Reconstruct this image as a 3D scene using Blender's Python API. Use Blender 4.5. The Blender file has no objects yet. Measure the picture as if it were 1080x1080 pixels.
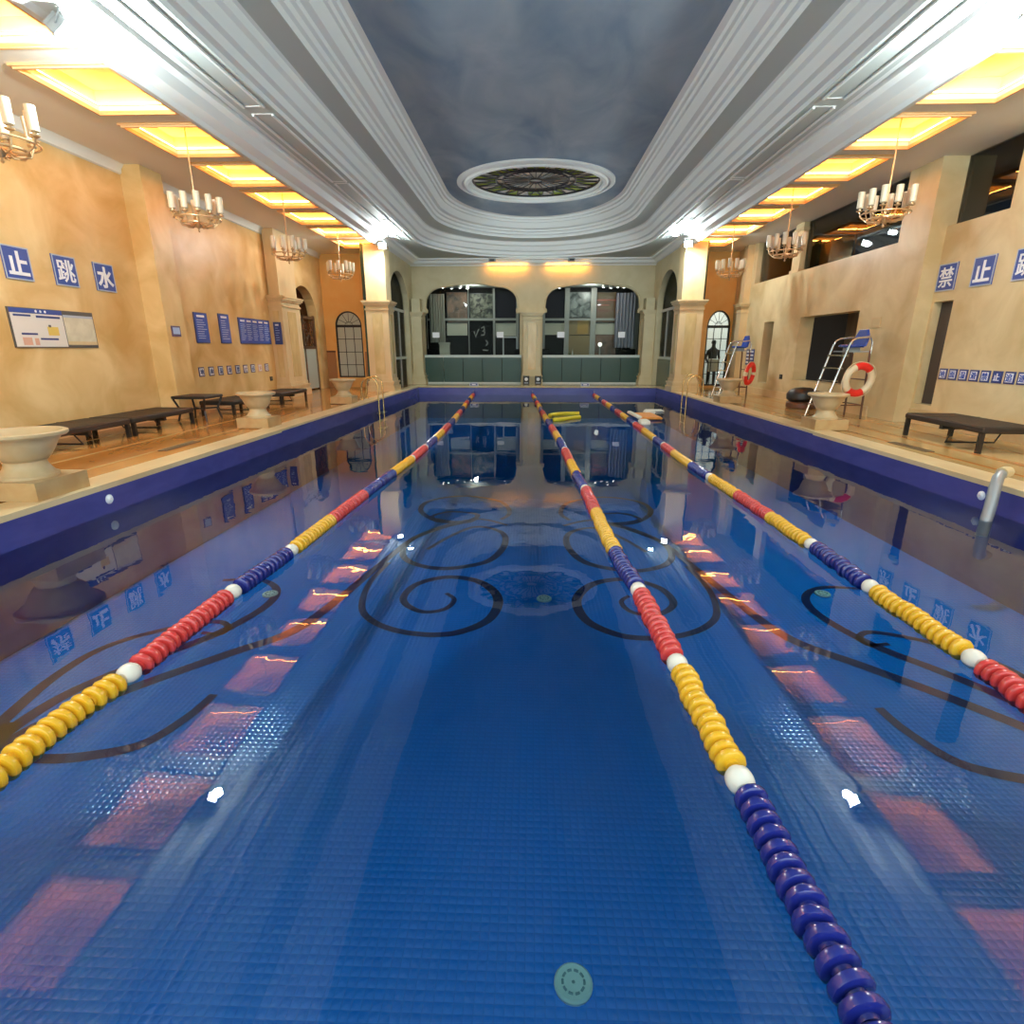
import bpy, math, random
from mathutils import Vector, Matrix
from mathutils.geometry import tessellate_polygon
random.seed(7)
S = bpy.context.scene
COL = S.collection
PI = math.pi

# ------------------------------------------------------------------ camera, world, exposure
cam_d = bpy.data.cameras.new('camera'); cam = bpy.data.objects.new('camera', cam_d); COL.objects.link(cam)
S.camera = cam
cam_d.sensor_fit = 'HORIZONTAL'; cam_d.sensor_width = 36.0; cam_d.lens = 36.0*580/1080
cam_d.clip_start = 0.05; cam_d.clip_end = 200
_yc = Vector((20, 172, 580)).normalized()
_zc = Vector((0, _yc.z, -_yc.y)).normalized()
_xc = Vector((_yc.y*_zc.z-_yc.z*_zc.y, _yc.z*_zc.x-_yc.x*_zc.z, _yc.x*_zc.y-_yc.y*_zc.x))
if _xc.x < 0: _xc = -_xc
# columns: camera right, up, back in world axes
cam.matrix_world = Matrix(((_xc.x, _xc.y, -_xc.z, 0), (_yc.x, _yc.y, -_yc.z, 0), (_zc.x, _zc.y, -_zc.z, 1.83), (0, 0, 0, 1)))

W = bpy.data.worlds.new('world'); S.world = W; W.use_nodes = True
W.node_tree.nodes['Background'].inputs[0].default_value = (0.80, 0.97, 1.0, 1)
W.node_tree.nodes['Background'].inputs[1].default_value = 3.0
S.view_settings.view_transform = 'Standard'; S.view_settings.look = 'None'
S.view_settings.gamma = 1.0; S.view_settings.use_curve_mapping = False
S.view_settings.exposure = 0.0
FLOOD_NEAR, FLOOD_FAR, COVE = 400.0, 240.0, 84.0
FLOOD_COL = (0.84, 0.98, 1.0)
COVE_COL = (1.0, 0.40, 0.075)
c = S.cycles
c.use_denoising = True
c.max_bounces = 8; c.diffuse_bounces = 4; c.glossy_bounces = 4; c.transmission_bounces = 6; c.transparent_max_bounces = 12
c.caustics_reflective = False; c.caustics_refractive = False
c.sample_clamp_indirect = 4.0; c.sample_clamp_direct = 0

# ------------------------------------------------------------------ materials
MATS = {}
def mat(name, col, rough=0.5, metal=0.0, spec=0.5, emit=None, strength=0.0, noise=None, bump=None, coat=0.0):
    """noise = (second colour, scale, contrast, (sx,sy,sz)) ; bump = (scale, strength)"""
    m = bpy.data.materials.new(name); m.use_nodes = True; MATS[name] = m
    nt = m.node_tree; b = nt.nodes['Principled BSDF']
    b.inputs['Base Color'].default_value = (*col, 1); b.inputs['Roughness'].default_value = rough
    b.inputs['Metallic'].default_value = metal; b.inputs['Specular IOR Level'].default_value = spec
    b.inputs['Coat Weight'].default_value = coat
    if emit:
        b.inputs['Emission Color'].default_value = (*emit, 1); b.inputs['Emission Strength'].default_value = strength
    if noise or bump:
        tc = nt.nodes.new('ShaderNodeTexCoord')
    if noise:
        col2, sc, con, scale = noise
        mp = nt.nodes.new('ShaderNodeMapping'); mp.inputs['Scale'].default_value = scale
        n = nt.nodes.new('ShaderNodeTexNoise'); n.inputs['Scale'].default_value = sc; n.inputs['Detail'].default_value = 6
        n.inputs['Distortion'].default_value = 0.6
        r = nt.nodes.new('ShaderNodeValToRGB')
        r.color_ramp.elements[0].position = 0.5-con; r.color_ramp.elements[1].position = 0.5+con
        r.color_ramp.elements[0].color = (*col, 1); r.color_ramp.elements[1].color = (*col2, 1)
        L = nt.links.new
        L(tc.outputs['Object'], mp.inputs[0]); L(mp.outputs[0], n.inputs['Vector']); L(n.outputs['Fac'], r.inputs[0]); L(r.outputs[0], b.inputs['Base Color'])
    if bump:
        n2 = nt.nodes.new('ShaderNodeTexNoise'); n2.inputs['Scale'].default_value = bump[0]; n2.inputs['Detail'].default_value = 3
        bp = nt.nodes.new('ShaderNodeBump'); bp.inputs['Strength'].default_value = bump[1]; bp.inputs['Distance'].default_value = 0.01
        nt.links.new(tc.outputs['Object'], n2.inputs['Vector']); nt.links.new(n2.outputs['Fac'], bp.inputs['Height']); nt.links.new(bp.outputs[0], b.inputs['Normal'])
    return m

M = MATS
mat('marble_left', (0.62, 0.37, 0.12), 0.36, spec=0.18, noise=((0.85, 0.62, 0.30), 1.1, 0.2, (1, 1, 1)))
mat('marble_right', (0.56, 0.42, 0.21), 0.36, spec=0.18, noise=((0.77, 0.64, 0.38), 1.1, 0.2, (1, 1, 1)))
mat('marble_orange', (0.92, 0.48, 0.13), 0.3, spec=0.35, noise=((0.95, 0.58, 0.20), 1.6, 0.2, (1, 1, 1)))
mat('marble_pilaster', (0.62, 0.44, 0.22), 0.3, spec=0.35, noise=((0.76, 0.58, 0.33), 2.2, 0.25, (1, 1, .4)))
mat('marble_inset', (0.55, 0.36, 0.14), 0.15, spec=0.5, noise=((0.78, 0.60, 0.30), 5.0, 0.3, (1, 1, .3)))
mat('far_stone', (0.55, 0.46, 0.26), 0.45, spec=0.3, noise=((0.65, 0.56, 0.35), 1.8, 0.25, (1, 1, 1)))
mat('terracotta', (0.45, 0.22, 0.09), 0.35)
mat('plaster', (0.86, 0.88, 0.85), 0.6, spec=0.25)
mat('plaster_shade_grey', (0.54, 0.59, 0.56), 0.65, spec=0.2)  # shade of the indirectly lit flat ceiling parts is put into this grey
mat('sky_paint', (0.17, 0.26, 0.37), 0.7, spec=0.15, noise=((0.42, 0.49, 0.55), 0.9, 0.26, (1, .55, 1)))
mat('aisle_plaster', (0.88, 0.83, 0.72), 0.6, spec=0.2)
mat('coffer_paint', (0.80, 0.64, 0.38), 0.6, spec=0.2)
mat('coffer_frame', (0.78, 0.48, 0.22), 0.4, spec=0.3)
mat('led', (1, .8, .5), 0.5, emit=COVE_COL, strength=COVE)
mat('led_soft', (1, .8, .5), 0.5, emit=(1.0, 0.42, 0.06), strength=75.0)
mat('flood_lens', (1, 1, 1), 0.3, emit=FLOOD_COL, strength=90.0)
mat('downlight_lens', (1, 1, 1), 0.3, emit=(1, 1, .95), strength=22.0)
mat('lamp_globe', (1, 1, 1), 0.3, emit=(1, .97, .9), strength=1.6)
mat('deck_stone', (0.46, 0.16, 0.03), 0.12, spec=0.4, noise=((0.62, 0.29, 0.075), 1.6, 0.22, (1, .35, 1)))
mat('deck_stone_pale', (0.52, 0.31, 0.11), 0.12, spec=0.4, noise=((0.66, 0.45, 0.19), 1.6, 0.25, (1, .35, 1)))
mat('coping', (0.62, 0.44, 0.21), 0.3, spec=0.35, noise=((0.76, 0.62, 0.37), 2.2, 0.25, (1, .5, 1)))
mat('grate', (0.16, 0.11, 0.06), 0.5)
mat('purple_tile', (0.045, 0.055, 0.24), 0.2, spec=0.5, noise=((0.075, 0.08, 0.31), 2.0, 0.3, (1, 1, 3)))
mat('scroll_tile', (0.008, 0.02, 0.09), 0.35, spec=0.3)
mat('float_yellow', (0.80, 0.44, 0.02), 0.28, coat=0.3)
mat('float_red', (0.62, 0.05, 0.045), 0.28, coat=0.3)
mat('float_blue', (0.012, 0.02, 0.20), 0.2, coat=0.5)
mat('float_white', (0.82, 0.78, 0.68), 0.3, coat=0.3)
mat('cable', (0.25, 0.25, 0.28), 0.4)
mat('white_plastic', (0.82, 0.83, 0.84), 0.3)
mat('jet_white', (0.72, 0.85, 0.72), 0.35)
mat('jet_grey', (0.25, 0.38, 0.36), 0.4)
mat('urn_stone', (0.50, 0.36, 0.19), 0.4, spec=0.35, noise=((0.62, 0.48, 0.28), 4.0, 0.25, (1, 1, 1)))
mat('plinth_stone', (0.42, 0.24, 0.09), 0.3, spec=0.4, noise=((0.56, 0.40, 0.20), 3.0, 0.25, (1, 1, 1)))
mat('rattan', (0.016, 0.011, 0.008), 0.55, bump=(90, 0.4))
mat('black_metal', (0.012, 0.010, 0.009), 0.4)
mat('brown_wood', (0.12, 0.05, 0.025), 0.4)
mat('steel', (0.75, 0.73, 0.68), 0.18, metal=1.0)
mat('gold', (0.78, 0.55, 0.24), 0.22, metal=1.0)
mat('grey_steel', (0.33, 0.34, 0.34), 0.4, metal=0.3)
mat('brass', (0.62, 0.42, 0.22), 0.35, metal=0.6)
mat('candle_glass', (0.72, 0.62, 0.44), 0.35, spec=0.4)
mat('seat_blue', (0.03, 0.08, 0.40), 0.25)
mat('ring_red', (0.85, 0.03, 0.02), 0.45)
mat('ring_cream', (0.80, 0.66, 0.44), 0.45)
mat('sign_blue', (0.035, 0.075, 0.33), 0.3)
mat('sign_border', (0.45, 0.50, 0.58), 0.3)
mat('sign_white', (0.90, 0.90, 0.92), 0.4)
mat('board_blue', (0.06, 0.12, 0.50), 0.25)
mat('board_navy', (0.03, 0.05, 0.20), 0.3)
mat('board_white', (0.78, 0.72, 0.64), 0.35)
mat('board_map', (0.62, 0.55, 0.38), 0.35, noise=((0.74, 0.68, 0.50), 6.0, 0.2, (1, 1, 1)))
mat('board_dark', (0.10, 0.09, 0.08), 0.35)
mat('board_salmon', (0.72, 0.40, 0.28), 0.4)
mat('board_yellow', (0.80, 0.55, 0.12), 0.4)
mat('text_pale', (0.45, 0.58, 0.85), 0.4)
mat('sign_frame_purple', (0.10, 0.07, 0.16), 0.4)
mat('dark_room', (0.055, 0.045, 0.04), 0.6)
mat('brown_curtain', (0.30, 0.20, 0.13), 0.7, noise=((0.45, 0.32, 0.20), 3.0, 0.2, (1, 4, .1)))
mat('lounge_black', (0.006, 0.006, 0.007), 0.6, spec=0.1)
mat('lounge_wall', (0.022, 0.022, 0.022), 0.6, spec=0.1)
mat('lounge_cream', (0.74, 0.70, 0.58), 0.5)
mat('mullion', (0.48, 0.47, 0.44), 0.4)
mat('frame_black', (0.015, 0.014, 0.014), 0.4)
mat('curtain_pale', (0.50, 0.46, 0.40), 0.8)
mat('curtain_lilac', (0.42, 0.40, 0.48), 0.8)
mat('pic_brown', (0.10, 0.06, 0.04), 0.3, noise=((0.30, 0.15, 0.09), 2.5, 0.12, (1, 1, 1)))
mat('pic_dark', (0.012, 0.014, 0.012), 0.5, noise=((0.26, 0.26, 0.20), 5.0, 0.10, (1, 1, 1)))
mat('pic_purple', (0.02, 0.016, 0.026), 0.5, spec=0.1)
mat('pic_grey', (0.05, 0.06, 0.06), 0.3, noise=((0.34, 0.36, 0.35), 3.0, 0.12, (1, 1, 1)))
mat('pic_red', (0.22, 0.07, 0.04), 0.3, noise=((0.20, 0.15, 0.07), 1.5, 0.2, (.3, 1, 2)))
mat('panel_gold', (0.55, 0.33, 0.08), 0.4)
mat('panel_wood', (0.36, 0.25, 0.11), 0.4)
mat('green_glass', (0.045, 0.085, 0.07), 0.2, spec=0.25)
mat('rail_pale', (0.50, 0.56, 0.52), 0.3)
mat('frosted', (0.55, 0.62, 0.54), 0.25)
mat('daylight_board', (0.85, 0.87, 0.90), 0.7)
mat('person_dark', (0.05, 0.05, 0.06), 0.7)
mat('iron', (0.20, 0.12, 0.07), 0.4, metal=0.5)
mat('foam_yellow', (0.75, 0.62, 0.03), 0.6)
mat('foam_orange', (0.82, 0.32, 0.05), 0.6)
mat('foam_white', (0.80, 0.78, 0.66), 0.6)
mat('plant_green', (0.10, 0.16, 0.05), 0.6)
mat('leaf_glass', (0.36, 0.46, 0.05), 0.25)
mat('pale_glass', (0.72, 0.68, 0.58), 0.25)
mat('tracery', (0.035, 0.03, 0.03), 0.4)
mat('exit_green', (0.05, 0.35, 0.12), 0.4)
mat('red_strip', (0.55, 0.16, 0.12), 0.4)

def glass_mat(name, tint, refl):
    m = bpy.data.materials.new(name); m.use_nodes = True; MATS[name] = m
    nt = m.node_tree; nt.nodes.clear(); L = nt.links.new
    o = nt.nodes.new('ShaderNodeOutputMaterial'); mx = nt.nodes.new('ShaderNodeMixShader')
    t = nt.nodes.new('ShaderNodeBsdfTransparent'); t.inputs[0].default_value = (*tint, 1)
    g = nt.nodes.new('ShaderNodeBsdfGlossy'); g.inputs['Roughness'].default_value = 0.02
    f = nt.nodes.new('ShaderNodeFresnel'); f.inputs[0].default_value = refl
    L(f.outputs[0], mx.inputs[0]); L(t.outputs[0], mx.inputs[1]); L(g.outputs[0], mx.inputs[2]); L(mx.outputs[0], o.inputs[0])
    return m
glass_mat('pane_glass', (0.80, 0.84, 0.82), 1.1)
glass_mat('gallery_glass', (0.6, 0.58, 0.55), 1.75)

def water_mat():
    m = bpy.data.materials.new('water'); m.use_nodes = True; MATS['water'] = m
    nt = m.node_tree; nt.nodes.clear(); L = nt.links.new; N = nt.nodes.new
    o = N('ShaderNodeOutputMaterial'); mx = N('ShaderNodeMixShader')
    t = N('ShaderNodeBsdfTransparent'); t.inputs[0].default_value = (0.70, 0.92, 1.0, 1)
    g = N('ShaderNodeBsdfGlossy'); g.inputs['Roughness'].default_value = 0.0
    f = N('ShaderNodeFresnel'); f.inputs[0].default_value = 1.55
    tc = N('ShaderNodeTexCoord')
    n1 = N('ShaderNodeTexNoise'); n1.inputs['Scale'].default_value = 1.1; n1.inputs['Detail'].default_value = 1.0
    n2 = N('ShaderNodeTexNoise'); n2.inputs['Scale'].default_value = 3.6; n2.inputs['Detail'].default_value = 2.0
    ad = N('ShaderNodeMath'); ad.operation = 'MULTIPLY_ADD'; ad.inputs[1].default_value = 0.22
    b = N('ShaderNodeBump'); b.inputs['Strength'].default_value = 1.0; b.inputs['Distance'].default_value = 0.0036
    L(tc.outputs['Object'], n1.inputs['Vector']); L(tc.outputs['Object'], n2.inputs['Vector'])
    L(n2.outputs['Fac'], ad.inputs[0]); L(n1.outputs['Fac'], ad.inputs[2]); L(ad.outputs[0], b.inputs['Height'])
    L(b.outputs[0], g.inputs['Normal']); L(b.outputs[0], f.inputs['Normal'])
    L(f.outputs[0], mx.inputs[0]); L(t.outputs[0], mx.inputs[1]); L(g.outputs[0], mx.inputs[2]); L(mx.outputs[0], o.inputs[0])
water_mat()

def mosaic_mat(name, c1, c2, rough, size=0.05, bump=0.5):
    m = bpy.data.materials.new(name); m.use_nodes = True; MATS[name] = m
    nt = m.node_tree; L = nt.links.new; N = nt.nodes.new; b = nt.nodes['Principled BSDF']
    tc = N('ShaderNodeTexCoord')
    br = N('ShaderNodeTexBrick'); br.offset = 0.0; br.inputs['Scale'].default_value = 1.0
    br.inputs['Brick Width'].default_value = size; br.inputs['Row Height'].default_value = size
    br.inputs['Mortar Size'].default_value = size*0.06; br.inputs['Mortar Smooth'].default_value = 0.4
    br.inputs['Color1'].default_value = (*c1, 1); br.inputs['Color2'].default_value = (*c2, 1)
    br.inputs['Mortar'].default_value = (c1[0]*.92, c1[1]*.92, c1[2]*.92, 1)
    L(tc.outputs['Object'], br.inputs['Vector'])
    n = N('ShaderNodeTexNoise'); n.inputs['Scale'].default_value = 0.35; n.inputs['Detail'].default_value = 3
    L(tc.outputs['Object'], n.inputs['Vector'])
    mp = N('ShaderNodeMapRange'); mp.inputs[3].default_value = 0.8; mp.inputs[4].default_value = 1.2
    L(n.outputs['Fac'], mp.inputs[0])
    mu = N('ShaderNodeVectorMath'); mu.operation = 'SCALE'
    L(br.outputs['Color'], mu.inputs[0]); L(mp.outputs[0], mu.inputs['Scale']); L(mu.outputs[0], b.inputs['Base Color'])
    # pillowed tile tops: sin*sin
    sp = N('ShaderNodeSeparateXYZ'); L(tc.outputs['Object'], sp.inputs[0])
    outs = []
    for ax in (0, 1):
        k = N('ShaderNodeMath'); k.operation = 'MULTIPLY'; k.inputs[1].default_value = PI/size; L(sp.outputs[ax], k.inputs[0])
        s = N('ShaderNodeMath'); s.operation = 'SINE'; L(k.outputs[0], s.inputs[0])
        a = N('ShaderNodeMath'); a.operation = 'ABSOLUTE'; L(s.outputs[0], a.inputs[0]); outs.append(a)
    mm = N('ShaderNodeMath'); mm.operation = 'MULTIPLY'; L(outs[0].outputs[0], mm.inputs[0]); L(outs[1].outputs[0], mm.inputs[1])
    bp = N('ShaderNodeBump'); bp.inputs['Strength'].default_value = bump; bp.inputs['Distance'].default_value = size*0.16
    L(mm.outputs[0], bp.inputs['Height']); L(bp.outputs[0], b.inputs['Normal'])
    b.inputs['Roughness'].default_value = rough; b.inputs['Specular IOR Level'].default_value = 0.75
mosaic_mat('pool_mosaic', (0.005, 0.25, 0.86), (0.005, 0.26, 0.89), 0.14, 0.045, 0.42)

# ------------------------------------------------------------------ mesh builder
class MB:
    def __init__(s): s.v = []; s.f = []; s.m = []; s.mats = []
    def mi(s, m):
        if m not in s.mats: s.mats.append(m)
        return s.mats.index(m)
    def add(s, vs, fs, m):
        k = len(s.v); s.v += [tuple(p) for p in vs]; i = s.mi(m)
        for f in fs: s.f.append(tuple(k+a for a in f)); s.m.append(i)
        return s
    def box(s, x0, x1, y0, y1, z0, z1, m, taper=0.0):
        t = taper
        vs = [(x0, y0, z0), (x1, y0, z0), (x1, y1, z0), (x0, y1, z0), (x0+t, y0+t, z1), (x1-t, y0+t, z1), (x1-t, y1-t, z1), (x0+t, y1-t, z1)]
        return s.add(vs, [(3, 2, 1, 0), (4, 5, 6, 7), (0, 1, 5, 4), (1, 2, 6, 5), (2, 3, 7, 6), (3, 0, 4, 7)], m)
    def rbox(s, x0, x1, y0, y1, z0, z1, m, r=0.02, n=3):
        """box with rounded vertical edges and small top/bottom chamfer"""
        prof = [(-r, 0), (0, r)] if r else [(0, 0)]
        rings = []
        def ring(ins, z):
            out = []
            rr = max(r-ins, 0.0001) if r else 0.0001
            for cx, cy, a0 in ((x1-r, y1-r, 0), (x0+r, y1-r, PI/2), (x0+r, y0+r, PI), (x1-r, y0+r, 1.5*PI)):
                for i in range(n+1):
                    a = a0+PI/2*i/n; out.append((cx+rr*math.cos(a), cy+rr*math.sin(a), z))
            return out
        zs = [(r*.7, z0), (0, z0+r*.7), (0, z1-r*.7), (r*.7, z1)]
        R = [ring(i, z) for i, z in zs]; k = len(R[0])
        vs = [p for q in R for p in q]; fs = []
        for j in range(len(R)-1):
            for i in range(k): fs.append((j*k+i, j*k+(i+1) % k, (j+1)*k+(i+1) % k, (j+1)*k+i))
        fs.append(tuple(reversed(range(k)))); fs.append(tuple(range((len(R)-1)*k, len(R)*k)))
        return s.add(vs, fs, m)
    def tube(s, pts, r, m, n=8, closed=False, cap=True, r2=None):
        pts = [Vector(p) for p in pts]; N = len(pts); vs = []; fs = []
        rs = r if isinstance(r, (list, tuple)) else [r]*N
        up = None
        for i, p in enumerate(pts):
            if closed: t = (pts[(i+1) % N]-pts[i-1])
            else: t = pts[min(i+1, N-1)]-pts[max(i-1, 0)]
            t.normalize()
            if up is None:
                up = Vector((0, 0, 1)) if abs(t.z) < .9 else Vector((1, 0, 0))
            u = (up-t*up.dot(t)).normalized(); w = t.cross(u); up = u
            for j in range(n):
                a = 2*PI*j/n; vs.append(p+u*(rs[i]*math.cos(a))+w*(rs[i]*math.sin(a)))
        for i in range(N if closed else N-1):
            for j in range(n):
                a = i*n+j; b = i*n+(j+1) % n; c2 = ((i+1) % N)*n+(j+1) % n; d = ((i+1) % N)*n+j
                fs.append((a, b, c2, d))
        if cap and not closed:
            fs.append(tuple(reversed(range(n)))); fs.append(tuple(range((N-1)*n, N*n)))
        return s.add(vs, fs, m)
    def lathe(s, prof, m, c=(0, 0, 0), n=24, axis='z', mtx=None, sy=1.0):
        vs = []; fs = []; k = len(prof)
        for r, z in prof:
            for j in range(n):
                a = 2*PI*j/n
                p = Vector((r*math.cos(a), r*math.sin(a)*sy, z))
                if axis == 'y': p = Vector((p.x, p.z, -p.y))
                if axis == 'x': p = Vector((p.z, p.x, p.y))
                if mtx: p = mtx @ p
                vs.append(p+Vector(c))
        for i in range(k-1):
            for j in range(n):
                fs.append((i*n+j, i*n+(j+1) % n, (i+1)*n+(j+1) % n, (i+1)*n+j))
        if prof[0][0] > 1e-6: fs.append(tuple(reversed(range(n))))
        if prof[-1][0] > 1e-6: fs.append(tuple(range((k-1)*n, k*n)))
        return s.add(vs, fs, m)
    def plate(s, loops, fn, w0, w1, m):
        """polygon with holes in (u,v), extruded from w0 to w1; fn(u,v,w) -> xyz"""
        l3 = [[Vector((u, v, 0)) for u, v in lp] for lp in loops]
        tri = tessellate_polygon(l3); flat = [p for lp in loops for p in lp]; k = len(flat)
        vs = [fn(u, v, w0) for u, v in flat]+[fn(u, v, w1) for u, v in flat]
        fs = [tuple(t) for t in tri]+[tuple(k+i for i in reversed(t)) for t in tri]
        o = 0
        for lp in loops:
            n = len(lp)
            for i in range(n):
                a, b = o+i, o+(i+1) % n; fs.append((a, b, k+b, k+a))
            o += n
        return s.add(vs, fs, m)
    def build(s, name, parent=None, loc=None, rot=None, smooth=True):
        me = bpy.data.meshes.new(name); me.from_pydata(s.v, [], s.f)
        for q in s.mats: me.materials.append(MATS[q])
        me.polygons.foreach_set('material_index', s.m)
        me.update()
        import bmesh
        bm = bmesh.new(); bm.from_mesh(me); bmesh.ops.recalc_face_normals(bm, faces=bm.faces); bm.to_mesh(me); bm.free()
        if smooth:
            me.polygons.foreach_set('use_smooth', [True]*len(me.polygons)); me.set_sharp_from_angle(angle=math.radians(38))
        o = bpy.data.objects.new(name, me); COL.objects.link(o)
        if parent: o.parent = parent
        if loc: o.location = loc
        if rot: o.rotation_euler = rot
        return o

def tag(o, label, cat, group=None, kind=None):
    o['label'] = label; o['category'] = cat
    if group: o['group'] = group
    if kind: o['kind'] = kind
    return o
def thing(name, label, cat, loc=(0, 0, 0), rz=0.0, group=None, kind=None):
    o = bpy.data.objects.new(name, None); COL.objects.link(o); o.empty_display_size = 0.1
    o.location = loc; o.rotation_euler = (0, 0, rz)
    return tag(o, label, cat, group, kind)
def struct(mb, name, label, cat, smooth=True):
    return tag(mb.build(name, smooth=smooth), label, cat, None, 'structure')
def copy_tree(o, parent=None, loc=None, rz=None, label=None, group=None):
    q = o.copy(); COL.objects.link(q)
    if parent: q.parent = parent
    if loc is not None: q.location = loc
    if rz is not None: q.rotation_euler = (0, 0, rz)
    if label: q['label'] = label
    if group: q['group'] = group
    for ch in list(o.children): copy_tree(ch, q)
    return q
def arch(x0, x1, zb, zs, rise, n=14):
    cx = (x0+x1)/2; r = (x1-x0)/2
    return [(x0, zb), (x1, zb)]+[(cx+r*math.cos(PI*i/n), zs+rise*math.sin(PI*i/n)) for i in range(n+1)]
XZ = lambda u, v, w: (u, w, v)     # plate in a wall facing -Y
YZ = lambda u, v, w: (w, u, v)     # plate in a wall facing X
XY = lambda u, v, w: (u, v, w)

D = 0.33          # deck level, water at 0
ZC = 5.33         # side aisle ceiling
def poolL(y): return -4.96+0.0142*y
def poolR(y): return 5.46-0.0142*y
YN, YF = 0.35, 23.2

# ------------------------------------------------------------------ structure: pool
FLOOR_Z = -0.95
mb = MB()
mb.add([(poolL(YN), YN, FLOOR_Z), (poolR(YN), YN, FLOOR_Z), (poolR(YF), YF, FLOOR_Z), (poolL(YF), YF, FLOOR_Z)], [(0, 1, 2, 3)], 'pool_mosaic')
# dark mosaic scrolls laid in the floor
def smooth_path(p, n=6):
    out = []
    for i in range(len(p)-1):
        p0, p1, p2, p3 = p[max(i-1, 0)], p[i], p[i+1], p[min(i+2, len(p)-1)]
        for k in range(n):
            t = k/n
            out.append(tuple(0.5*((2*p1[d])+(-p0[d]+p2[d])*t+(2*p0[d]-5*p1[d]+4*p2[d]-p3[d])*t*t+(-p0[d]+3*p1[d]-3*p2[d]+p3[d])*t**3) for d in (0, 1)))
    return out+[p[-1]]
def ribbon(p, w0, w1, w2):
    p = smooth_path(p); n = len(p); vs = []; fs = []
    for i, q in enumerate(p):
        a = Vector(p[max(i-1, 0)]); b = Vector(p[min(i+1, n-1)]); t = (b-a).normalized(); nn = Vector((-t.y, t.x))
        u = i/(n-1); w = 1.3*((w0*(1-u)+w1*u)*(1-abs(2*u-1)**2)*0+ (w0+(w1-w0)*min(u*2, 1) if u < .5 else w1+(w2-w1)*(u*2-1)))
        for sg in (-1, 1): vs.append((q[0]+nn.x*w*sg/2, q[1]+nn.y*w*sg/2, FLOOR_Z+0.004))
    for i in range(n-1): fs.append((2*i, 2*i+1, 2*i+3, 2*i+2))
    return vs, fs
SC = [
 ([(-3.95, 3.0), (-4.11, 3.63), (-4.18, 4.14), (-4.11, 4.61), (-3.78, 4.96), (-3.34, 5.16), (-3.13, 5.06), (-3.13, 4.9), (-3.34, 4.93)], .10, .06, .04),
 ([(-3.9, 3.0), (-3.93, 3.47), (-3.84, 3.92), (-3.52, 4.43), (-3.16, 4.92), (-2.96, 5.53), (-3.03, 5.98), (-3.36, 6.26), (-3.83, 6.24)], .10, .09, .05),
 ([(-3.87, 2.9), (-3.81, 3.31), (-3.7, 3.56), (-3.33, 4.02), (-2.85, 4.53), (-2.41, 5.0), (-2.2, 5.75), (-1.98, 6.9), (-1.68, 8.1), (-0.94, 8.9), (-0.36, 8.6)], .10, .10, .05),
 ([(-3.85, 2.9), (-3.6, 3.15), (-3.44, 3.12), (-3.15, 3.15), (-2.82, 3.29), (-2.67, 3.62), (-2.63, 3.9)], .05, .08, .06),
 ([(-4.15, 1.7), (-4.0, 2.3), (-3.93, 2.75), (-3.92, 3.1), (-3.98, 3.5)], .05, .26, .10),
 ([(-0.98, 5.95), (-0.86, 5.78), (-0.93, 5.54), (-1.16, 5.46), (-1.39, 5.64), (-1.46, 5.88), (-1.36, 6.22), (-1.02, 6.43), (-0.61, 6.29), (-0.36, 5.85), (-0.41, 5.34), (-0.68, 5.04), (-0.99, 4.96), (-1.37, 5.04), (-1.69, 5.26), (-1.88, 5.59), (-1.97, 6.22), (-1.9, 6.9)], .04, .09, .05),
 ([(-1.47, 7.42), (-1.2, 8.05), (-0.86, 8.5), (-0.45, 8.25), (-0.36, 7.68), (-0.53, 7.04), (-0.89, 6.77), (-1.25, 6.72), (-1.63, 6.94), (-1.81, 7.34), (-1.77, 7.87), (-1.42, 8.39), (-1.12, 8.68)], .05, .09, .05),
 ([(-0.95, 9.0), (-1.06, 8.78), (-1.42, 8.82), (-1.68, 9.02), (-1.44, 9.33), (-1.0, 9.26), (-0.9, 9.05), (-1.06, 8.72), (-1.56, 8.8), (-1.94, 9.38), (-1.94, 9.97), (-1.59, 10.34), (-1.12, 10.41), (-0.54, 10.02), (-0.35, 9.32), (-0.48, 8.9)], .04, .08, .06),
]
for p, a, b, e in SC:
    for mir in (0, 1):
        q = [((0.2-x) if mir else x, y) for x, y in p]
        mb.add(*ribbon(q, a, b, e), 'scroll_tile')
struct(mb, 'floor', 'blue mosaic pool bottom with dark curling vine scrolls', 'pool floor', smooth=False)
mb = MB()
T = 0.25
mb.add([(poolL(YN), YN, FLOOR_Z), (poolL(YF), YF, FLOOR_Z), (poolL(YF), YF, D-.03), (poolL(YN), YN, D-.03)], [(0, 1, 2, 3)], 'purple_tile')
mb.add([(poolR(YN), YN, FLOOR_Z), (poolR(YF), YF, FLOOR_Z), (poolR(YF), YF, D-.03), (poolR(YN), YN, D-.03)], [(3, 2, 1, 0)], 'purple_tile')
mb.add([(poolL(YF), YF, FLOOR_Z), (poolR(YF), YF, FLOOR_Z), (poolR(YF), YF, D-.03), (poolL(YF), YF, D-.03)], [(0, 1, 2, 3)], 'purple_tile')
mb.add([(poolL(YN), YN, FLOOR_Z), (poolR(YN), YN, FLOOR_Z), (poolR(YN), YN, D-.03), (poolL(YN), YN, D-.03)], [(3, 2, 1, 0)], 'purple_tile')
struct(mb, 'wall_pool', 'purple blue tiled side of the swimming pool', 'pool wall', smooth=False)
mb = MB(); mb.add([(poolL(YN), YN, 0), (poolR(YN), YN, 0), (poolR(YF), YF, 0), (poolL(YF), YF, 0)], [(0, 1, 2, 3)], 'water')
struct(mb, 'water', 'clear still water filling the blue swimming pool', 'water', smooth=False)

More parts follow.
